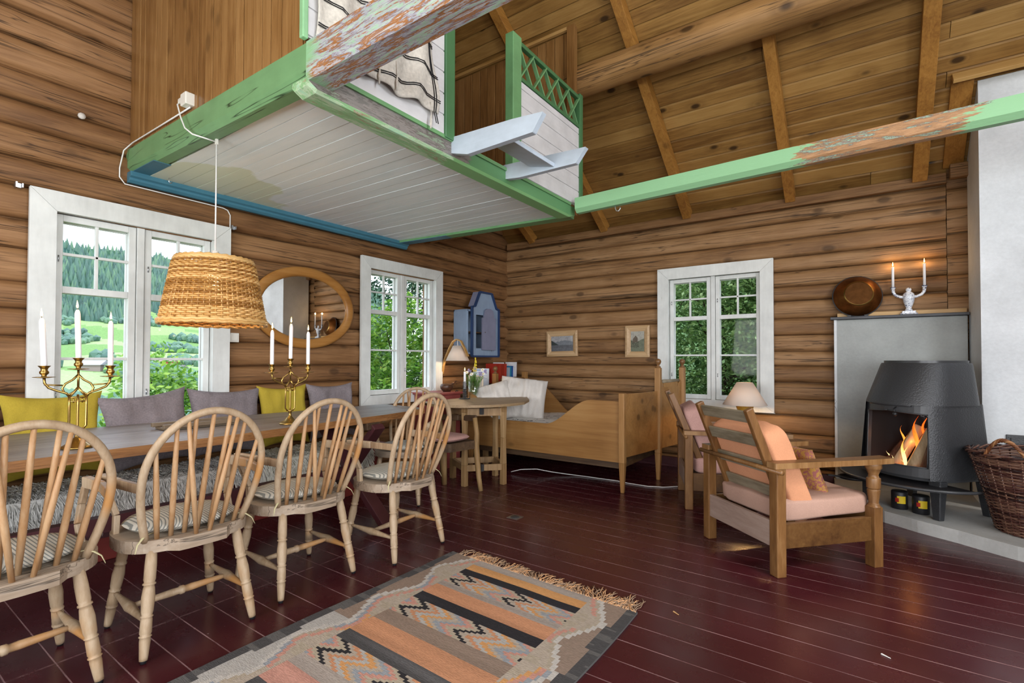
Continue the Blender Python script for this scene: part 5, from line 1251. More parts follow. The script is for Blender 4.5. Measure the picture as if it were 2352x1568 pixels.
# ------------------------------------------------------------------ armchairs
def turned_leg(mb, x, y, top):
    mb.bar((x, y, 0), (x, y, .345), .062, .062, (0, 1, 0))
    mb.lathe([(.040, .345), (.029, .358), (.031, .361), (.025, .366), (.034, .438), (.034, .445), (.028, .449), (.036, .454), (.036, .512), (.028, .517), (.025, .532), (.038, .565), (.043, .570), (.043, top)], 8, (x, y, 0))
def make_armchair(lab):
    t = thing('lounge_chair', lab, 'armchair', group='wooden lounge chairs by the stove')
    W, D = .62, .66   # leg spacing ; local: +y forward, origin at centre
    hx, hy = W/2, D/2
    for s_ in (-1, 1):
        mb = MB(); mb.bar((s_*hx, -hy, 0), (s_*hx, -hy, .60), .062, .062, (0, 1, 0)); mb.build('leg', M['armw'], t, bevel=.006)
        mb = MB(); turned_leg(mb, s_*hx, hy, .60); mb.build('turned_leg', M['armw'], t, bevel=.004)
        mb = MB(); P_ = [(s_*hx-.03*s_-.012*s_, -hy-.04), (s_*hx+.035*s_, -hy-.04), (s_*hx+.055*s_, hy*.6), (s_*hx+.05*s_, hy+.10), (s_*hx-.045*s_, hy+.10), (s_*hx-.035*s_, hy*.3)]
        if s_ < 0: P_ = P_[::-1]
        mb.prism(P_, .60, .632); mb.build('armrest', M['slat'] if False else M['armw'], t, bevel=.008)
        mb = MB(); mb.b2((s_*hx-.014, -hy+.03, .15), (s_*hx+.014, hy-.03, .29)); mb.build('side_rail', M['armrail'], t, bevel=.004)
    mb = MB(); mb.b2((-hx+.02, -hy-.022, .155), (hx-.02, -hy+.004, .30)); mb.build('back_rail', M['pinkrail'], t, bevel=.004)
    mb = MB(); mb.b2((-hx+.02, hy-.02, .17), (hx-.02, hy+.012, .31)); mb.build('front_rail', M['armrail'], t, bevel=.004)
    mb = MB(); mb.bar((-hx-.06, -hy+.085, .615), (hx+.06, -hy+.085, .615), .03, .03) if False else mb.tube([(-hx-.065, -hy-.025, .585), (hx+.065, -hy-.025, .585)], .014, 10); mb.build('pivot_rod', M['armw'], t)
    # reclined back
    b0 = Vector((0, -.16, .21)); b1 = Vector((0, -hy-.13, .925))
    d_ = (b1-b0).normalized()
    for s_ in (-1, 1):
        mb = MB(); mb.bar(b0+Vector((s_*.235, 0, 0)), b1+Vector((s_*.235, 0, 0)), .034, .05, (0, 1, .4)); mb.build('back_post', M['armw'], t, bevel=.007)
    for k in (.10, .31, .52, .735, .93):
        c = b0.lerp(b1, k); mb = MB(); mb.bar(c+Vector((-.225, 0, 0)), c+Vector((.225, 0, 0)), .016, .072, d_); mb.build('back_slat', M['slat'], t, bevel=.004)
    return t, b0, b1
def soft_box(mb, w_, d_, h_, r=.5, seed=0, n=16, wr=.012, e1=.42):
    # superellipsoid cushion
    def sg(a, e): return (abs(a)**e)*(1 if a >= 0 else -1)
    N1, N2 = 48, 24
    def g(u, v):
        t = 2*pi*u; p = -pi/2+pi*v; e2 = .22
        x = w_/2*sg(cos(p), e1)*sg(cos(t), e2); y = d_/2*sg(cos(p), e1)*sg(sin(t), e2); z = h_/2*sg(sin(p), e1)
        q = wr*noise.noise(Vector((x*7, y*7, z*7+seed)))+wr*.5*noise.noise(Vector((x*20, y*14, z*20+seed)))
        return Vector((x+q*.6, y+q*.6, z+q))
    mb.grid(g, N1, N2)
def arm_cushions(loc, rz, backmat, seatmat, labs, b0, b1):
    Mx = Matrix.Translation(loc) @ Matrix.Rotation(rz, 4, 'Z')
    mb = MB(); soft_box(mb, .565, .66, .125, seed=1, e1=.24); o = mb.build('seat_cushion', seatmat); o.matrix_world = Mx @ Matrix.Translation((0, .04, .345)) @ Matrix.Rotation(radians(1), 4, 'X'); tag(o, labs[0], 'cushion', 'lounge chair cushions')
    mb = MB(); soft_box(mb, .54, .15, .63, seed=4, e1=.3); o = mb.build('back_cushion', backmat)
    a = math.atan2(-(b1.y-b0.y), (b1.z-b0.z)); mid = b0.lerp(b1, .55); o.matrix_world = Mx @ Matrix.Translation((0, mid.y+.135, mid.z-.07)) @ Matrix.Rotation(a, 4, 'X'); tag(o, labs[1], 'cushion', 'lounge chair cushions')
A1, b0, b1 = make_armchair('Slatted lounge chair with peach cushions standing in front, facing the stove')
f1 = Vector((.667, .745, 0)); bc = Vector(((-.394-.87)/2, (3.122+3.559)/2, 0)); c1 = bc+f1*.335
rz1 = math.atan2(-f1.x, f1.y); A1.location = c1; A1.rotation_euler = (0, 0, rz1)
arm_cushions(c1, rz1, M['peach'], M['peach_pale'], ['Pale peach seat cushion of the front lounge chair', 'Thick peach back cushion of the front lounge chair'], b0, b1)
f2 = Vector((.93, .37, 0)).normalized(); bc2 = Vector(((-1.185-1.42)/2+.02, (4.129+4.70)/2, 0)); c2 = bc2+f2*.335; rz2 = math.atan2(-f2.x, f2.y)
A2 = dup(A1, c2, rz2, 'Slatted lounge chair with pink cushions behind, half hidden by the front one')
arm_cushions(c2, rz2, M['pink'], M['pink'], ['Pink seat cushion of the rear lounge chair', 'Crumpled pink back cushion of the rear lounge chair'], b0, b1)
mb = MB(); pillow(mb, .40, .36, .11, 5, 20); o = mb.build('embroidered_cushion', M['embroid'])
o.matrix_world = Matrix.Translation(c1) @ Matrix.Rotation(rz1, 4, 'Z') @ Matrix.Translation((.0, .08, .50)) @ Matrix.Rotation(radians(24), 4, 'X'); tag(o, 'Small embroidered ochre cushion tucked on the front lounge chair', 'cushion')
# ------------------------------------------------------------------ table lamp on side table
ST = thing('side_table', 'Small wooden side table under the gilded lamp, behind the lounge chairs', 'table', (-.93, 5.20, 0))
mb = MB(); mb.b2((-.22, -.2, .475), (.22, .2, .50)); mb.build('tabletop', M['armw'], ST, bevel=.004)
for a in (-1, 1):
    for b in (-1, 1): mb = MB(); mb.b2((a*.18-.018, b*.16-.018, 0), (a*.18+.018, b*.16+.018, .475)); mb.build('leg', M['armw'], ST, bevel=.003)
TL = thing('table_lamp', 'Table lamp with a carved gilded base and cream cone shade before the far window', 'lamp', (-.935, 5.20, .501))
gilt = plain('gilded_plaster', (.42, .25, .04), .4, .3, bump=.6, bscale=30, var=.4, vscale=20)
mb = MB(); mb.lathe([(.08, 0), (.085, .02), (.06, .05), (.065, .09), (.072, .13), (.062, .18), (.065, .22), (.078, .255), (.082, .275), (.07, .285), (.0, .29)], 20); mb.build('lamp_base', gilt, TL)
mb = MB(); mb.lathe([(.197, .275), (.072, .488)], 48, cap=False); o = mb.build('lamp_shade', M['shade'], TL); o.modifiers.new('s', 'SOLIDIFY').thickness = .0015
mb = MB(); mb.tube([(0, 0, .285), (0, 0, .36)], .012, 10); mb.build('lamp_holder', M['brass'], TL)
mb = MB(); mb.ball((0, 0, .385), .027, 8); mb.build('bulb', plain('table_bulb', (1, .8, .5), .5, emit=5, ecol=(1, .7, .4)), TL)
l = bpy.data.lights.new('table_lamp_light', 'POINT'); l.energy = 18; l.color = (1, .56, .20); l.shadow_soft_size = .03
o = bpy.data.objects.new('table_lamp_light', l); C.objects.link(o); o.location = (-.935, 5.20, .501+.325)
# ------------------------------------------------------------------ stove
SV = thing('wood_stove', 'Black cast iron wood stove burning on the hearth', 'stove', (.37, 4.93, .085), radians(137.5))
# local: +y is the door side (front), x across
w0, d0 = .30, .26
def ring(w_, d_, z, front=.10, n=40, yc=0, sq=.5):
    out = []
    for i in range(n):
        a = 2*pi*i/n; ca, sa = cos(a), sin(a)
        x = w_*(abs(ca)**sq)*(1 if ca > 0 else -1); y = d_*(abs(sa)**sq)*(1 if sa > 0 else -1)
        if y > 0: y += front*(1-(x/w_)**2)
        out.append(Vector((x, y+yc, z)))
    return out
def loft_rings(mb, rings, cap0=True, cap1=True):
    n = len(rings[0]); V = [p for r in rings for p in r]
    F = [(i*n+j, i*n+(j+1) % n, (i+1)*n+(j+1) % n, (i+1)*n+j) for i in range(len(rings)-1) for j in range(n)]
    mb.add(V, F, True); 
    if cap0: mb.add(rings[0], [tuple(range(n-1, -1, -1))])
    if cap1: mb.add(rings[-1], [tuple(range(n))])
# hood
mb = MB()
loft_rings(mb, [ring(.300, .235, .795, .13, yc=.012), ring(.297, .235, .81, .13, yc=.010), ring(.245, .20, 1.085, .075, yc=-.03), ring(.238, .195, 1.10, .07, yc=-.03)])
mb.build('hood', M['iron'], SV)
mb = MB(); loft_rings(mb, [ring(.225, .185, 1.10, .065, yc=-.03), ring(.225, .185, 1.118, .065, yc=-.03)]); mb.build('top_plate', M['iron_smooth'], SV)
# lower body : U shape around the firebox
mb = MB()
zs_ = [(.275, 1.0), (.30, 1.0), (.80, .90)]
def body_pts(k, z): # open-front U, from front-left round back to front-right
    w_, d_ = .305*k, .255*k; out = []
    out.append(Vector((-w_+.035, d_+.055-.02, z)))
    out.append(Vector((-w_, d_-.01, z))); out.append(Vector((-w_-.005, 0, z)))
    for i in range(7): a = pi+ (pi/2)*i/6; out.append(Vector((-w_+.06+.06*cos(a), -d_+.06+.06*sin(a)-0, z)))
    for i in range(7): a = 1.5*pi+(pi/2)*i/6; out.append(Vector((w_-.06+.06*cos(a), -d_+.06+.06*sin(a), z)))
    out.append(Vector((w_+.005, 0, z))); out.append(Vector((w_, d_-.01, z))); out.append(Vector((w_-.035, d_+.055-.02, z)))
    return out
R3 = [body_pts(k, z) for z, k in zs_]; n = len(R3[0])
mb.add([p for r in R3 for p in r], [(i*n+j, (i)*n+j+1, (i+1)*n+j+1, (i+1)*n+j) for i in range(2) for j in range(n-1)], True)
inn = [[Vector((p.x*.90, p.y*.93-.002, p.z)) for p in r] for r in R3]
mb.m = 1; mb.add([p for r in inn for p in r], [(i*n+j, (i+1)*n+j, (i+1)*n+j+1, (i)*n+j+1) for i in range(2) for j in range(n-1)], True); mb.m = 0
for r, q in ((R3[2], inn[2]),): mb.add(r+q, [(j, j+1, n+j+1, n+j) for j in range(n-1)])
mb.build('stove_body', [M['iron'], M['iron_in']], SV)
mb = MB(); loft_rings(mb, [ring(.305, .255, .262, .075), ring(.31, .26, .285, .075)]); mb.build('fire_floor', M['iron_smooth'], SV)
# front frame with curved opening
mb = MB()
def fr(u, z, k=0): # u -1..1
    return Vector((u*.262, .255+.095*(1-u*u)-(z-.34)*.055+k, z))
N = 16
def strip(zA, zB, u0=-1, u1=1, k=.0):
    for i in range(N):
        a = u0+(u1-u0)*i/N; b = u0+(u1-u0)*(i+1)/N
        za0, za1, zb0, zb1 = zA(a), zA(b), zB(a), zB(b)
        V = [fr(a, za0, k), fr(b, za1, k), fr(b, zb1, k), fr(a, zb0, k)]; V2 = [p-Vector((0, .03, 0)) for p in V]
        mb.add(V+V2, [(3, 2, 1, 0), (4, 5, 6, 7), (0, 1, 5, 4), (2, 3, 7, 6), (1, 2, 6, 5), (3, 0, 4, 7)], False)
strip(lambda u: .285, lambda u: .352+.0*u); strip(lambda u: .745-.02*u*u, lambda u: .80)
strip(lambda u: .34, lambda u: .76, -1.06, -.93); strip(lambda u: .34, lambda u: .76, .80, 1.06)
mb.build('door_frame', M['iron_smooth'], SV)
mb = MB(); k = .006
for a, b in zip([(-.92, .357), (.79, .357), (.79, .73), (0, .748), (-.92, .73), (-.92, .357)], [(.79, .357), (.79, .73), (0, .748), (-.92, .73), (-.92, .357)]):
    mb.tube([fr(a[0]+(b[0]-a[0])*i/10, a[1]+(b[1]-a[1])*i/10, k) for i in range(11)], .005, 6)
mb.build('door_rim', M['iron_smooth'], SV)
mb = MB(); mb.grid(lambda u, v: fr(-.92+1.71*u, .357+.383*v, -.012), 14, 1); mb.build('door_glass', M['glass'], SV)
mb = MB(); mb.tube([fr(-.25, .775, .01), fr(-.25, .76, .035), fr(-.3, .74, .04)], .004, 6); mb.ball(fr(-.3, .725, .04), .015, 8); mb.build('door_knob', M['black'], SV)
mb = MB(); mb.tube([fr(-.6+1.2*i/12, .79, .02) for i in range(13)], .008, 6); mb.build('air_slider', M['iron_smooth'], SV)
for sx_, sy_ in ((-1, 1), (1, 1), (-1, -1), (1, -1)):
    mb = MB(); mb.bar((sx_*.275, sy_*.225, 0), (sx_*.262, sy_*.21, .27), .048, .042, (0, 1, 0), .085, .07); mb.build('leg', M['iron'], SV, bevel=.006)
# ash shelf
mb = MB(); P_ = [(-.47, .13), (.47, .13)]+[(.47*cos(pi*i/24), .13+.40*sin(pi*i/24)) for i in range(1, 24)]
mb.prism(P_, .225, .237); mb.build('ash_shelf', M['black'], SV, bevel=.004)
mb = MB(); mb.tube([(.475*cos(pi*i/30), .13+.405*sin(pi*i/30), .238) for i in range(31)], .010, 8); mb.build('shelf_rim', M['iron_smooth'], SV)
mb = MB(); mb.lathe([(0, 0), (.09, .0), (.10, .018), (.09, .02), (.08, .008), (0, .008)], 24, (.30, .34, .165)); mb.bar((.33, .43, .18), (.36, .52, .19), .03, .01); mb.build('pan', M['black'], SV)
# flue pipe to the chimney
mb = MB(); mb.tube([(0, -.22, .95), (-.0, -.40, .98)], .075, 20); mb.build('flue_pipe', M['iron'], SV)
# firewood in the stove
SVm = Matrix.Translation(SV.location) @ Matrix.Rotation(radians(137.5), 4, 'Z')
LOG = [((.10, .15, .30), (.00, .03, .62), .048, 'cut', 'Pale split log leaning at the left in the fire'), ((-.06, .19, .30), (-.10, .04, .60), .055, 'cut', 'Pale split log leaning in the middle of the fire'), ((-.17, .17, .30), (-.185, .05, .64), .055, 'bark', 'Bark-covered log standing at the right in the fire'), ((.17, .10, .30), (.13, .0, .46), .055, 'bark', 'Short charred log lying low at the left in the fire')]
for p0, p1, r_, kd, lb in LOG:
    mb = MB(); p0, p1 = Vector(p0), Vector(p1)
    if kd == 'cut': mb.turned(p0, p1, [(0, r_), (.02, r_*1.02), (.98, r_*.97), (1, r_*.95)], 4)
    else: mb.turned(p0, p1, [(0, r_), (.3, r_*1.05), (.7, r_), (1, r_*.95)], 9)
    o = mb.build('firewood_log', M['cutwood'] if kd == 'cut' else M['bark']); o.matrix_world = SVm; tag(o, lb, 'log', 'logs burning in the stove')
rr = random.Random(2); mb = MB()
def flame(mb, x, y, z, h, w_, ph):
    pts_ = []; rad = []
    for i in range(9):
        t = i/8; pts_.append((x+.03*sin(t*4+ph)*t, y+.015*sin(t*5+ph*2)*t, z+h*t)); rad.append(w_*max(.02, (sin(pi*min(1, t*.85+.18)))**1.2*(1-t**2)+.02*(1-t)))
    mb.tube(pts_, rad, 8, flat=.45)
for x, y, z, h, w_ in ((.02, .15, .31, .24, .020), (-.015, .08, .46, .24, .022), (.01, .16, .33, .17, .014), (-.045, .05, .55, .17, .018), (.10, .06, .45, .16, .020), (.16, .12, .31, .09, .022), (-.02, .20, .30, .07, .016), (.13, .15, .30, .08, .018), (-.14, .22, .29, .05, .016)):
    flame(mb, x, y, z, h, w_, rr.random()*6)
o = mb.build('fire', M['fire']); o.matrix_world = SVm
o.data.transform(Matrix.Translation((0, 0, -.36))); o.matrix_world = SVm @ Matrix.Translation((0, 0, .36)); tag(o, 'Orange flames burning between the logs in the stove', 'fire')
mb = MB(); mb.grid(lambda u, v: Vector((-.2+.42*u, -.05+.28*v, .290+.014*noise.noise(Vector((u*9, v*9, 0)))+.012)), 16, 12); o = mb.build('embers', M['ember']); o.matrix_world = SVm; tag(o, 'Glowing embers under the logs in the stove', 'embers', kind='stuff')
l = bpy.data.lights.new('fire_light', 'POINT'); l.energy = 1.2; l.color = (1, .35, .08); l.shadow_soft_size = .06
o = bpy.data.objects.new('fire_light', l); C.objects.link(o); o.location = SVm @ Vector((.01, .10, .50))
# tins under the stove
for k, (px, py, lb) in enumerate(((.215, 4.79, 'left'), (.335, 4.72, 'right'))):
    t = thing('firelighter_tin', 'Black round tin with a yellow label under the stove, the '+lb+' one', 'tin', (px, py, .0855), radians(-10), 'tins under the stove')
    mb = MB(); mb.lathe([(0, 0), (.05, 0), (.052, .004), (.052, .125), (.048, .132), (0, .132)], 28); mb.build('tin_body', M['black'], t)
    mb = MB(); mb.lathe([(.0528, .045), (.0528, .10)], 10, a0=-pi*.55, a1=-pi*.22); mb.build('yellow_label', plain('yellow_label', (.70, .50, .02), .4), t, label='yellow label')
    mb = MB(); mb.lathe([(.0532, .055), (.0532, .085)], 6, a0=-pi*.62, a1=-pi*.48); mb.build('red_emblem', plain('red_emblem', (.35, .02, .01), .4), t)
# ------------------------------------------------------------------ basket
BK_ = thing('log_basket', 'Large dark brown willow log basket on the hearth at the right edge', 'basket', (.93, 4.60, .088))
def brad(z): return .215+(.345-.215)*(z/.50)**1.1
mb = MB(); NS = 36
for r_ in range(52):
    z = .005+r_*.0095; rad = brad(z); ph = (r_ % 2)*pi
    mb.tube([((rad+.005*sin(a*NS/2+ph))*cos(a), (rad+.005*sin(a*NS/2+ph))*sin(a), z+.002*noise.noise(Vector((a*3, r_*.7, 0)))) for a in [2*pi*i/(NS*3) for i in range(NS*3)]], .0048, 5, closed=True)
mb.build('willow_weave', M['wicker_dark'], BK_)
mb = MB()
for i in range(NS): a = 2*pi*(i+.5)/NS; mb.tube([(brad(z)*cos(a), brad(z)*sin(a), z) for z in (0, .25, .5)], .005, 5)
mb.build('willow_stakes', M['wicker_dark'], BK_)
mb = MB()
for q in range(3): mb.tube([((.352+.010*cos(i*.5+q*2.1))*cos(2*pi*i/140), (.352+.010*cos(i*.5+q*2.1))*sin(2*pi*i/140), .505+.010*sin(i*.5+q*2.1)) for i in range(140)], .007, 6, closed=True)
mb.build('braided_rim', M['wicker_dark'], BK_)
mb = MB(); mb.lathe([(0, .0), (.215, 0), (.215, .012), (0, .012)], 30); mb.build('basket_bottom', M['wicker_dark'], BK_)
for a0 in (radians(-128), radians(52)):
    mb = MB()
    for q in range(4):
        P_ = []
        for i in range(31):
            t = i/30; a = a0+(t-.5)*.62; h = .50+.115*sin(pi*t)**.8; P_.append(((.352+.008*cos(i*.7+q*1.57))*cos(a), (.352+.008*cos(i*.7+q*1.57))*sin(a), h+.008*sin(i*.7+q*1.57)))
        mb.tube(P_, .0062, 6)
    mb.build('twisted_handle', wood('tan_willow', 2, (.12, .04, .015), (.30, .13, .05), (.45, .26, .12), knots=0, var=.6) if a0 < 0 else M['wicker_dark'], BK_)
# ------------------------------------------------------------------ mantel objects
PC = thing('porcelain_candelabrum', 'Blue and white porcelain two-armed candelabrum on the slate mantel', 'candelabrum', (.333, 5.645, 1.613))
mb = MB(); mb.b2((-.062, -.045, 0), (.062, .045, .012)); mb.prism([(-.05, -.036), (.05, -.036), (.05, .036), (-.05, .036)], .012, .03); mb.build('foot', M['porcelain'], PC, bevel=.006)
mb = MB(); mb.lathe([(.034, .028), (.022, .05), (.020, .06), (.030, .085), (.040, .12), (.043, .145), (.044, .16), (.038, .185), (.022, .20), (.014, .204), (.02, .212), (.021, .225), (.014, .236), (0, .24)], 28); mb.build('urn_body', M['porcelain'], PC)
for s_ in (-1, 1):
    mb = MB(); mb.tube([(s_*.035, 0, .155), (s_*.06, 0, .160), (s_*.09, 0, .175), (s_*.107, 0, .20), (s_*.110, 0, .235)], [.013, .012, .012, .0125, .014], 12); mb.lathe([(.014, .232), (.019, .245), (.0195, .248), (.012, .248)], 16, (s_*.11, 0, 0)); mb.build('arm', M['porcelain'], PC)
    mb = MB(); mb.lathe([(.0195, .2455), (.022, .2475), (.0215, .2505), (.012, .2505)], 20, (s_*.11, 0, 0)); mb.build('blue_rim', plain('cobalt_rim', (.02, .03, .09), .3), PC)
candle(.333-.11, 5.645, 1.863, .185, 'Left candle of the porcelain candelabrum on the mantel', r=.0105, light=.9, taper=False)
candle(.333+.11, 5.645, 1.863, .195, 'Right candle of the porcelain candelabrum on the mantel', r=.0105, light=.9, taper=False)
CP = thing('copper_bowl', 'Old copper preserving bowl leaning on edge on the mantel', 'bowl')
mb = MB(); mb.lathe([(.105, .105), (.115, .10), (.188, .012), (.192, .0), (.186, .0), (.182, .008), (.11, .094), (.0, .098)], 56, cap=False); bo = mb.build('bowl_body', M['copper'], CP)
mb = MB(); mb.lathe([(0, .1052), (.105, .1052)], 56, cap=False); mb.build('bowl_base', plain('darkened_base_copper', (.085, .036, .012), .55, 1, var=.35, vscale=12), CP, label='dull dark base of the bowl')  # base disc coloured darker in place of the dark roof it would mirror
mb = MB(); mb.lathe([(.186, -.006), (.196, -.004), (.198, .004), (.190, .008)], 56, cap=False); mb.build('iron_rim', M['iron_smooth'], CP)
mb = MB(); mb.lathe([(.1165, .0985), (.113, .1035), (.107, .1062)], 56, cap=False); mb.build('worn_edge', M['brass'], CP)
CP.matrix_world = Matrix.Translation((-.045, 5.665, 1.613+.19)) @ Matrix.Rotation(radians(8), 4, 'Z') @ Matrix.Rotation(radians(80), 4, 'X')
for dx in (-.06, .07):
    mb = MB(); mb.b2((-.045+dx-.015, 5.60, 1.613), (-.045+dx+.015, 5.68, 1.625)); tag(mb.build('bowl_rest', M['black']), 'Small black wedge under the %s side of the copper bowl' % ('left' if dx < 0 else 'right'), 'rest', 'wedges under the copper bowl')
# ------------------------------------------------------------------ kilim
KL = thing('kilim_rug', 'Woven kilim rug in peach, black and grey bands with a fringed end', 'rug')
RX0, RX1, RY0, RY1 = -2.10, -.885, -.1, 2.33
PE = (.52, .255, .14); OR_ = (.58, .30, .12); PK = (.52, .27, .21); GY = (.36, .31, .27); BG = (.42, .355, .285); BK2 = (.032, .03, .033); DG = (.075, .072, .072); LGY = (.42, .40, .37); BLU = (.29, .31, .33); TAU = (.27, .20, .155)
def kil(c):
    x, y = c.x, c.y; u = (x-RX0)/(RX1-RX0); y += .05*u*(y-RY0)/(RY1-RY0); n = noise.noise(Vector((x*1.2, y*22, 3)))
    st = .0225; xq = math.floor(x/st)*st
    q = min(u, 1-u)*(RX1-RX0)  # distance from the long edge
    d = RY1-y
    if q < .045+.02*(math.floor(d/.21) % 2): return DG if n < .12 else (.12, .115, .11)
    # stepped border
    b = abs(((d/.44) % 1)-.5)*2; bq = math.floor(b*7)/7
    e = q-.05-.11*bq
    if q < .235:
        hh = noise.noise(Vector((math.floor(d/.16)*3.7, x > -1.5, 5)))
        if e < .022: return LGY if (math.floor(d/.88) % 2) else TAU
        if e < .048: return (.50, .47, .43)
        if e < .068: return BLU if hh > 0 else (.40, .34, .26)
        if e < .090: return PK if hh > -.1 else BG
        if e < .105: return OR_ if hh > .15 else BG
        if .055+.10*bq < q < .11+.11*bq and (math.floor(d/.15+2) % 3 == 0): return PK
        if q > .20 and (d/.44) % 1 < .14: return DG
        return BG if n < 0 else (.40, .34, .26)
    bands = [(.0, .07, GY), (.07, .135, OR_), (.135, .20, BK2), (.20, .33, 'Z'), (.33, .375, GY), (.375, .475, PE), (.475, .545, BK2), (.545, .70, 'Z'), (.70, .80, TAU), (.80, .92, PE), (.92, .99, DG), (.99, 1.14, 'Z'), (1.14, 1.22, GY), (1.22, 1.33, PK), (1.33, 1.40, DG), (1.40, 1.55, 'Z'), (1.55, 1.66, PE), (1.66, 1.73, BK2), (1.73, 1.88, 'Z'), (1.88, 3, TAU)]
    for a, b2_, k in bands:
        if a <= d < b2_:
            if k != 'Z':
                f = 1+.22*n; 
                if k == BK2 or k == DG: f = 1+.9*max(0, n)
                return tuple(z*f for z in k)
            h = (d-a)/(b2_-a); zz = abs(((h*2.6+.2) % 2)-1)*.12
            xi = (x-RX0+zz)/.040; kx = math.floor(xi) % 9
            return [BK2, BG, PE, LGY, OR_, BG, BLU, PK, (.42, .36, .27)][kx]
    return BG
mb = MB(); nx, ny = 104, 208
mb.grid(lambda u, v: Vector((RX0+(RX1-RX0)*u+.008*sin(v*9)*(1 if u in (0, 1) else .5), RY0+(RY1-RY0)*v-.05*u*v, .011+.003*noise.noise(Vector((u*5, v*9, 0))))), nx, ny, smooth=False)
o = mb.build('woven_field', vcol('kilim_wool', .95, (1, 4, 1), .6, spec=.1), KL)
setcol(o, kil)
mb = MB(); mb.grid(lambda u, v: Vector((RX0+(RX1-RX0)*u+.008*sin(v*9)*(1 if u in (0, 1) else .5), RY0+(RY1-RY0)*v-.05*u*v, .001)), 4, 30, flip=True)
for uu in (0, 1): mb.grid(lambda u, v, uu=uu: Vector((RX0+(RX1-RX0)*uu+.008*sin(v*9), RY0+(RY1-RY0)*v-.05*uu*v, .001+.010*u)), 1, 60)
mb.grid(lambda u, v: Vector((RX0+(RX1-RX0)*u+.008*sin(9)*.5, RY1-.05*u, .001+.010*v)), 30, 1); mb.build('rug_edge', plain('rug_edge', (.08, .078, .075), .95), KL)
fr_m = wood('fringe_wool', 2, (.30, .20, .13), (.44, .30, .19), (.60, .33, .16), knots=0, var=1.1, rough=.95, grain=4)
mb = MB(); rr = random.Random(12)
for i in range(330):
    u = rr.random(); x = RX0+.06+(RX1-RX0-.06)*u; y = RY1-.05*u; L = .075+.05*rr.random()+(.04 if .8 < u < .85 else 0)
    if u > .93: L *= 1.5
    a = rr.uniform(-.5, .5)+.5*sin(u*23)-.2; P_ = [Vector((x, y-.01, .012))]
    dv = Vector((sin(a), cos(a), 0))
    for j in range(5):
        dv = (dv+Vector((rr.uniform(-.35, .35), rr.uniform(-.2, .2), 0))).normalized(); P_.append(P_[-1]+dv*L/5+Vector((0, 0, 0))); P_[-1].z = .004+.010*rr.random()*(1 if j < 4 else .3)
    mb.tube(P_, [.0022]*4+[.0026, .0018], 4)
mb.build('fringe', fr_m, KL)
# ------------------------------------------------------------------ little things on the floor
VP_ = thing('floor_vent_plate', 'Small square metal plate with a round centre set in the red floor', 'plate', (-2.18, 3.127, .0), radians(0))
mb = MB(); mb.b2((-.05, -.045, 0), (.05, .045, .003)); mb.build('plate', M['steel'], VP_, bevel=.001)
mb = MB(); mb.lathe([(.0, .006), (.018, .006), (.024, .003), (.034, .0045), (.036, .003)], 20); mb.build('plate_centre', M['iron_smooth'], VP_)
mb = MB(); cp = [(-3.05, 4.30, .02), (-2.95, 4.33, .05), (-2.8, 4.42, .06), (-2.65, 4.52, .03), (-2.45, 4.60, .008), (-2.2, 4.62, .006), (-2.0, 4.65, .006), (-1.85, 4.62, .006), (-1.68, 4.60, .006), (-1.55, 4.66, .006), (-1.45, 4.78, .006), (-1.3, 4.95, .006)]
pts_ = []
for i in range(len(cp)-1):
    for k in range(5): t = k/5; pts_.append(Vector(cp[i]).lerp(Vector(cp[i+1]), t)+Vector((0, .012*sin((i+t)*1.7), 0)))
mb.tube(pts_, .0042, 6); tag(mb.build('extension_cord', M['cord']), 'White electric cord snaking over the floor under the bed foot', 'cord')
for k, (x, y, c, lb) in enumerate(((-.75, 2.40, (.55, .33, .14), 'Small tan wood chip on the red floor right of the rug'), (.05, 2.55, (.7, .7, .68), 'Tiny white scrap on the red floor in front of the hearth'))):
    mb = MB(); mb.bar((x, y, .003), (x+.03, y-.018, .003), .006, .004, h1=.002, w1=.003); tag(mb.build('wood_chip' if k == 0 else 'scrap', plain('chip_%d' % k, c, .8)), lb, 'scrap')
# ------------------------------------------------------------------ outside
def leaf_mat(name, a, b, c, tr=.35):
    m, nt, bs = newmat(name); g = nd(nt, 'ShaderNodeNewGeometry'); out = nt.nodes['Material Output']
    col = rampn(nt, g.outputs['Random Per Island'], [(0, a), (.5, b), (1, c)]); nt.links.new(col, bs.inputs['Base Color']); bs.inputs['Roughness'].default_value = .5
    t = nd(nt, 'ShaderNodeBsdfTranslucent'); nt.links.new(col, t.inputs[0]); mx = nd(nt, 'ShaderNodeMixShader'); mx.inputs[0].default_value = tr
    nt.links.new(bs.outputs[0], mx.inputs[1]); nt.links.new(t.outputs[0], mx.inputs[2]); nt.links.new(mx.outputs[0], out.inputs[0]); return m
LM = leaf_mat('birch_leaves', (.05, .12, .035), (.16, .29, .085), (.38, .52, .22)); LM2 = leaf_mat('bright_bush_leaves', (.06, .18, .02), (.20, .42, .05), (.42, .62, .10)); LM3 = leaf_mat('spruce_needles', (.008, .035, .02), (.02, .075, .035), (.05, .13, .06))
BRK = plain('tree_bark', (.06, .045, .035), .9, bump=.6, bscale=20)
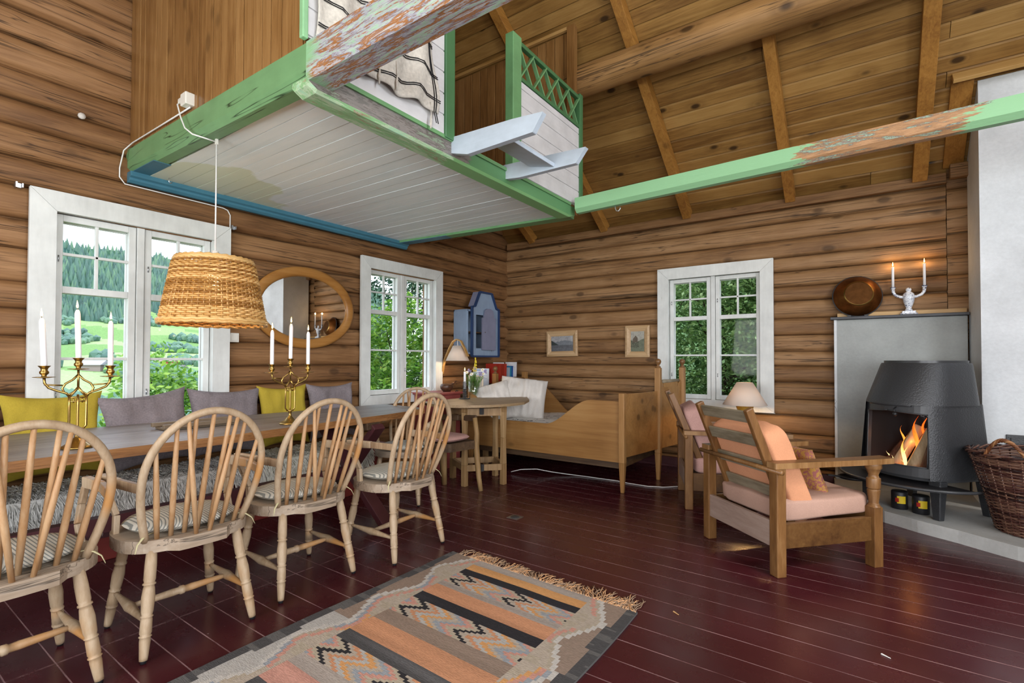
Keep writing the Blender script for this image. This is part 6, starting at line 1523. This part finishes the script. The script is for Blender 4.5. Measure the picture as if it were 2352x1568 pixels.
def tree(name, lab, loc, h, rad, nleaf, mat, ls=.05, seed=0, trunk=.06, low=.15, lump=7, group=None, cat='tree'):
    r_ = random.Random(seed); t = thing(name, lab, cat, loc, 0, group)
    mb = MB(); pts_ = [Vector((0, 0, 0)), Vector((.05*h*.2, 0, h*.4)), Vector((0, .03*h, h*.9))]
    mb.tube(pts_, [trunk, trunk*.7, trunk*.2], 7)
    cl = []
    for i in range(lump):
        z = low*h+(1-low)*h*((i+.5)/lump); a = r_.random()*2*pi; rr_ = rad*(.35+.5*r_.random())*sin(pi*min(.97, .12+.8*(i+.5)/lump))
        c = Vector((cos(a)*rr_, sin(a)*rr_, z)); cl.append((c, rad*(.40+.30*r_.random()))); mb.tube([Vector((0, 0, z*.8)), c*.6+Vector((0, 0, z*.4)), c], [trunk*.35, trunk*.2, trunk*.1], 5)
    mb.build('trunk', BRK, t)
    mb = MB()
    for i in range(nleaf):
        c, cr = cl[r_.randrange(len(cl))]
        d_ = Vector((r_.gauss(0, 1), r_.gauss(0, 1), r_.gauss(0, 1))).normalized()*cr*(.55+.5*r_.random()); p = c+d_
        if p.z < .02: p.z = .02+r_.random()*.2
        a = Vector((r_.gauss(0, 1), r_.gauss(0, 1), r_.gauss(0, .6))).normalized(); b = a.cross(Vector((r_.random(), r_.random(), 1))).normalized(); s_ = ls*(.6+.8*r_.random())
        mb.add([p-a*s_, p+b*s_*.45, p+a*s_, p-b*s_*.45], [(0, 1, 2, 3)])
    mb.build('crown', mat, t); return t
# green behind the far window
for k, (x, y, h, r_, n_, lb) in enumerate(((-1.9, 8.6, 3.9, 1.5, 24000, 'Leafy tree filling the left sash of the far window'), (-.65, 8.7, 4.1, 1.5, 24000, 'Leafy tree filling the right sash of the far window'), (-1.2, 10.6, 5.4, 2.6, 14000, 'Dark leafy tree deep behind the far window'), (-3.2, 10.2, 5.2, 2.2, 11000, 'Leafy tree left behind the far window'), (.9, 10.4, 5.2, 2.3, 11000, 'Leafy tree right behind the far window'))):
    tree('leafy_tree', lb, (x, y, -1.0), h, r_, n_, LM, .040 if y < 9.5 else .075, 30+k, .07, .08, 12, 'trees behind the far window')
# bushes behind the middle window
for k, (x, y, h, r_, n_, lb, m_) in enumerate(((-6.1, 5.35, 2.9, .75, 6000, 'Bright young bush in the left sash of the middle window', LM2), (-6.4, 6.7, 2.7, .85, 6000, 'Bright bush in the right sash of the middle window', LM2), (-8.4, 7.9, 4.4, 1.5, 7000, 'Dark spruce behind the middle window', LM3), (-9.6, 10.6, 5.0, 1.9, 6000, 'Leafy tree beyond the middle window', LM), (-8.0, 6.4, 2.6, 1.1, 5000, 'Mid green bush low behind the middle window', LM))):
    tree('garden_bush' if m_ is LM2 else 'garden_tree', lb, (x, y, -.8), h, r_, n_, m_, .05 if k < 2 else .07, 60+k, .03, .05, 11, 'greenery behind the middle window', 'bush' if m_ is LM2 else 'tree')
# bushes below the large window
for k, (x, y, h, r_, n_, lb) in enumerate(((-9.5, 3.2, 3.0, 1.1, 8000, 'Rounded bush low in the right sash of the large window'), (-9.8, 1.75, 2.3, .9, 6000, 'Bush low in the left sash of the large window, behind the candelabrum'))):
    tree('round_bush', lb, (x, y, -2.0), h, r_, n_, LM2, .06, 80+k, .04, .1, 10, 'bushes below the large window', 'bush')
# terrain
import numpy as np
def hgt(x, y):
    d = -x-10
    if d < 0: base = -1.6
    elif d < 60: base = -1.6-d*.16
    elif d < 150: base = -11.2-(d-60)*.02
    else:
        q = d-150; base = -13+q*.115+max(0, q-210)**1.35*.024
    base += (noise.noise(Vector((x*.012, y*.012, 0)))*7+noise.noise(Vector((x*.03, y*.03, 4)))*2.5)*min(1, max(0, d)/120)
    return base
mb = MB()
NXg, NYg = 220, 220
def tf(u, v):
    d = 6*(720/6)**u if False else (0+ (u**1.9)*760)
    x = -9-d; y = (-.62+1.5*v)*(-x)*.95+ (v-.5)*20
    return Vector((x, y, hgt(x, y)))
mb.grid(tf, NXg, NYg, smooth=True)
def tcol(c):
    x, y = c.x, c.y; d = -x
    n1 = noise.noise(Vector((x*.016, y*.016, 7))); n2 = noise.noise(Vector((x*.05, y*.05, 2)))
    forest = c.z+n1*26+n2*8 > 40
    if forest: return (.035+.02*n2, .085+.03*n2, .055)
    f = math.floor((y*.018+n1*.8))+math.floor(x*.02+n1)
    return [(.20, .33, .115), (.26, .38, .15), (.17, .29, .10), (.31, .40, .19)][int(f) % 4]
o = struct(mb.build('hills_ground', vcol('valley_grass', .95, (.02, .02, .02), 0, spec=.05)))
setcol(o, tcol)
mb = MB(); mb.grid(lambda u, v: Vector((-14+30*u, 11.5+14*v, -.9+10*v*v**.3+.7*noise.noise(Vector((u*9, v*5, 2))))), 30, 14); struct(mb.build('hills_bank', plain('wooded_bank_green', (.07, .13, .045), .95, var=.6, vscale=1.5)))
mb = MB(); mb.add([(-9.2, -30, -1.3), (40, -30, -.5), (40, 40, -.5), (-9.2, 40, -1.3)], [(0, 1, 2, 3)]); struct(mb.build('garden_ground', plain('garden_grass', (.08, .18, .03), .95, var=.3, vscale=2)))
# forest on the hillside: nobody could count it
mb = MB(); r_ = random.Random(77)
ico = [(0, 0, -1), (.72, -.53, -.45), (-.28, -.85, -.45), (-.89, 0, -.45), (-.28, .85, -.45), (.72, .53, -.45), (.28, -.85, .45), (-.72, -.53, .45), (-.72, .53, .45), (.28, .85, .45), (.89, 0, .45), (0, 0, 1)]
icf = [(0, 2, 1), (1, 0, 5), (0, 3, 2), (0, 4, 3), (0, 5, 4), (1, 5, 10), (2, 1, 6), (3, 2, 7), (4, 3, 8), (5, 4, 9), (1, 10, 6), (2, 6, 7), (3, 7, 8), (4, 8, 9), (5, 9, 10), (6, 10, 11), (7, 6, 11), (8, 7, 11), (9, 8, 11), (10, 9, 11)]
cnt = 0; tries = 0
while cnt < 15000 and tries < 160000:
    tries += 1; u = r_.random()**.75; v = r_.random(); p = tf(u, v)
    if p.x > -75: continue
    n1 = noise.noise(Vector((p.x*.016, p.y*.016, 7))); n2 = noise.noise(Vector((p.x*.05, p.y*.05, 2)))
    forest = p.z+n1*26+n2*8 > 36
    hedge = noise.noise(Vector((p.x*.022, p.y*.05, 11))) > .20
    if not (forest or hedge): continue
    s_ = (1.5+1.7*r_.random()); sz = 2.0 if forest else 1.1
    if forest:
        a0 = r_.random()*6; mb.add([(p.x+s_*cos(a0+i*1.2566), p.y+s_*sin(a0+i*1.2566), p.z-1) for i in range(5)]+[(p.x, p.y, p.z+s_*3.6)], [(0, 1, 5), (1, 2, 5), (2, 3, 5), (3, 4, 5), (4, 0, 5)])
    else: mb.add([(p.x+a*s_+r_.uniform(-.5, .5), p.y+b*s_, p.z+s_*.6+c*s_*sz) for a, b, c in ico], icf)
    cnt += 1
tag(mb.build('hillside_forest', leaf_mat('haze_tinted_trees', (.035, .095, .075), (.055, .135, .09), (.10, .20, .10), 0)), 'Dark forest and hedgerows covering the far hillside beyond the large window', 'forest', kind='stuff')  # distance haze is put into the bluish leaf colours
def house(px, py, w_, d_, h_, col, roofc, lab):
    z = hgt(px, py); t = thing('farmhouse', lab, 'house', (px, py, z), .6, 'farm buildings in the valley')
    mb = MB(); mb.b2((-w_/2, -d_/2, -2), (w_/2, d_/2, h_)); mb.build('house_wall', plain('house_paint', col, .8), t)
    mb = MB(); mb.prism([(-d_/2-.6, h_), (d_/2+.6, h_), (0, h_+d_*.42)], -w_/2-.5, w_/2+.5, Matrix(((0, 0, 1, 0), (1, 0, 0, 0), (0, 1, 0, 0), (0, 0, 0, 1)))); mb.build('house_roof', plain('house_roof', roofc, .8), t)
def at_ray(s, d): return (-d, s*d)
for s, d, w_, col, rf_, lb in ((.365, 270, 13, (.38, .05, .05), (.30, .22, .20), 'Red farmhouse with a pale roof on the green slope in the right sash'), (.345, 215, 8, (.62, .6, .58), (.16, .16, .17), 'White house in the row of farm buildings low in the valley'), (.36, 220, 10, (.5, .5, .5), (.25, .25, .27), 'Grey barn in the middle of the low row of farm buildings'), (.38, 226, 9, (.66, .66, .66), (.14, .13, .14), 'White house with dark roof at the right of the low row'), (.262, 245, 14, (.28, .22, .20), (.34, .34, .36), 'Long grey-roofed barn in the middle of the left sash'), (.305, 240, 11, (.28, .10, .10), (.30, .30, .33), 'Brown barn with grey roof near the middle mullion'), (.235, 150, 7, (.42, .03, .04), (.36, .05, .06), 'Small red barn low in the left sash')):
    px, py = at_ray(s, d); w_ *= .62; house(px, py, w_, w_*.5, w_*.25, col, rf_, lb)
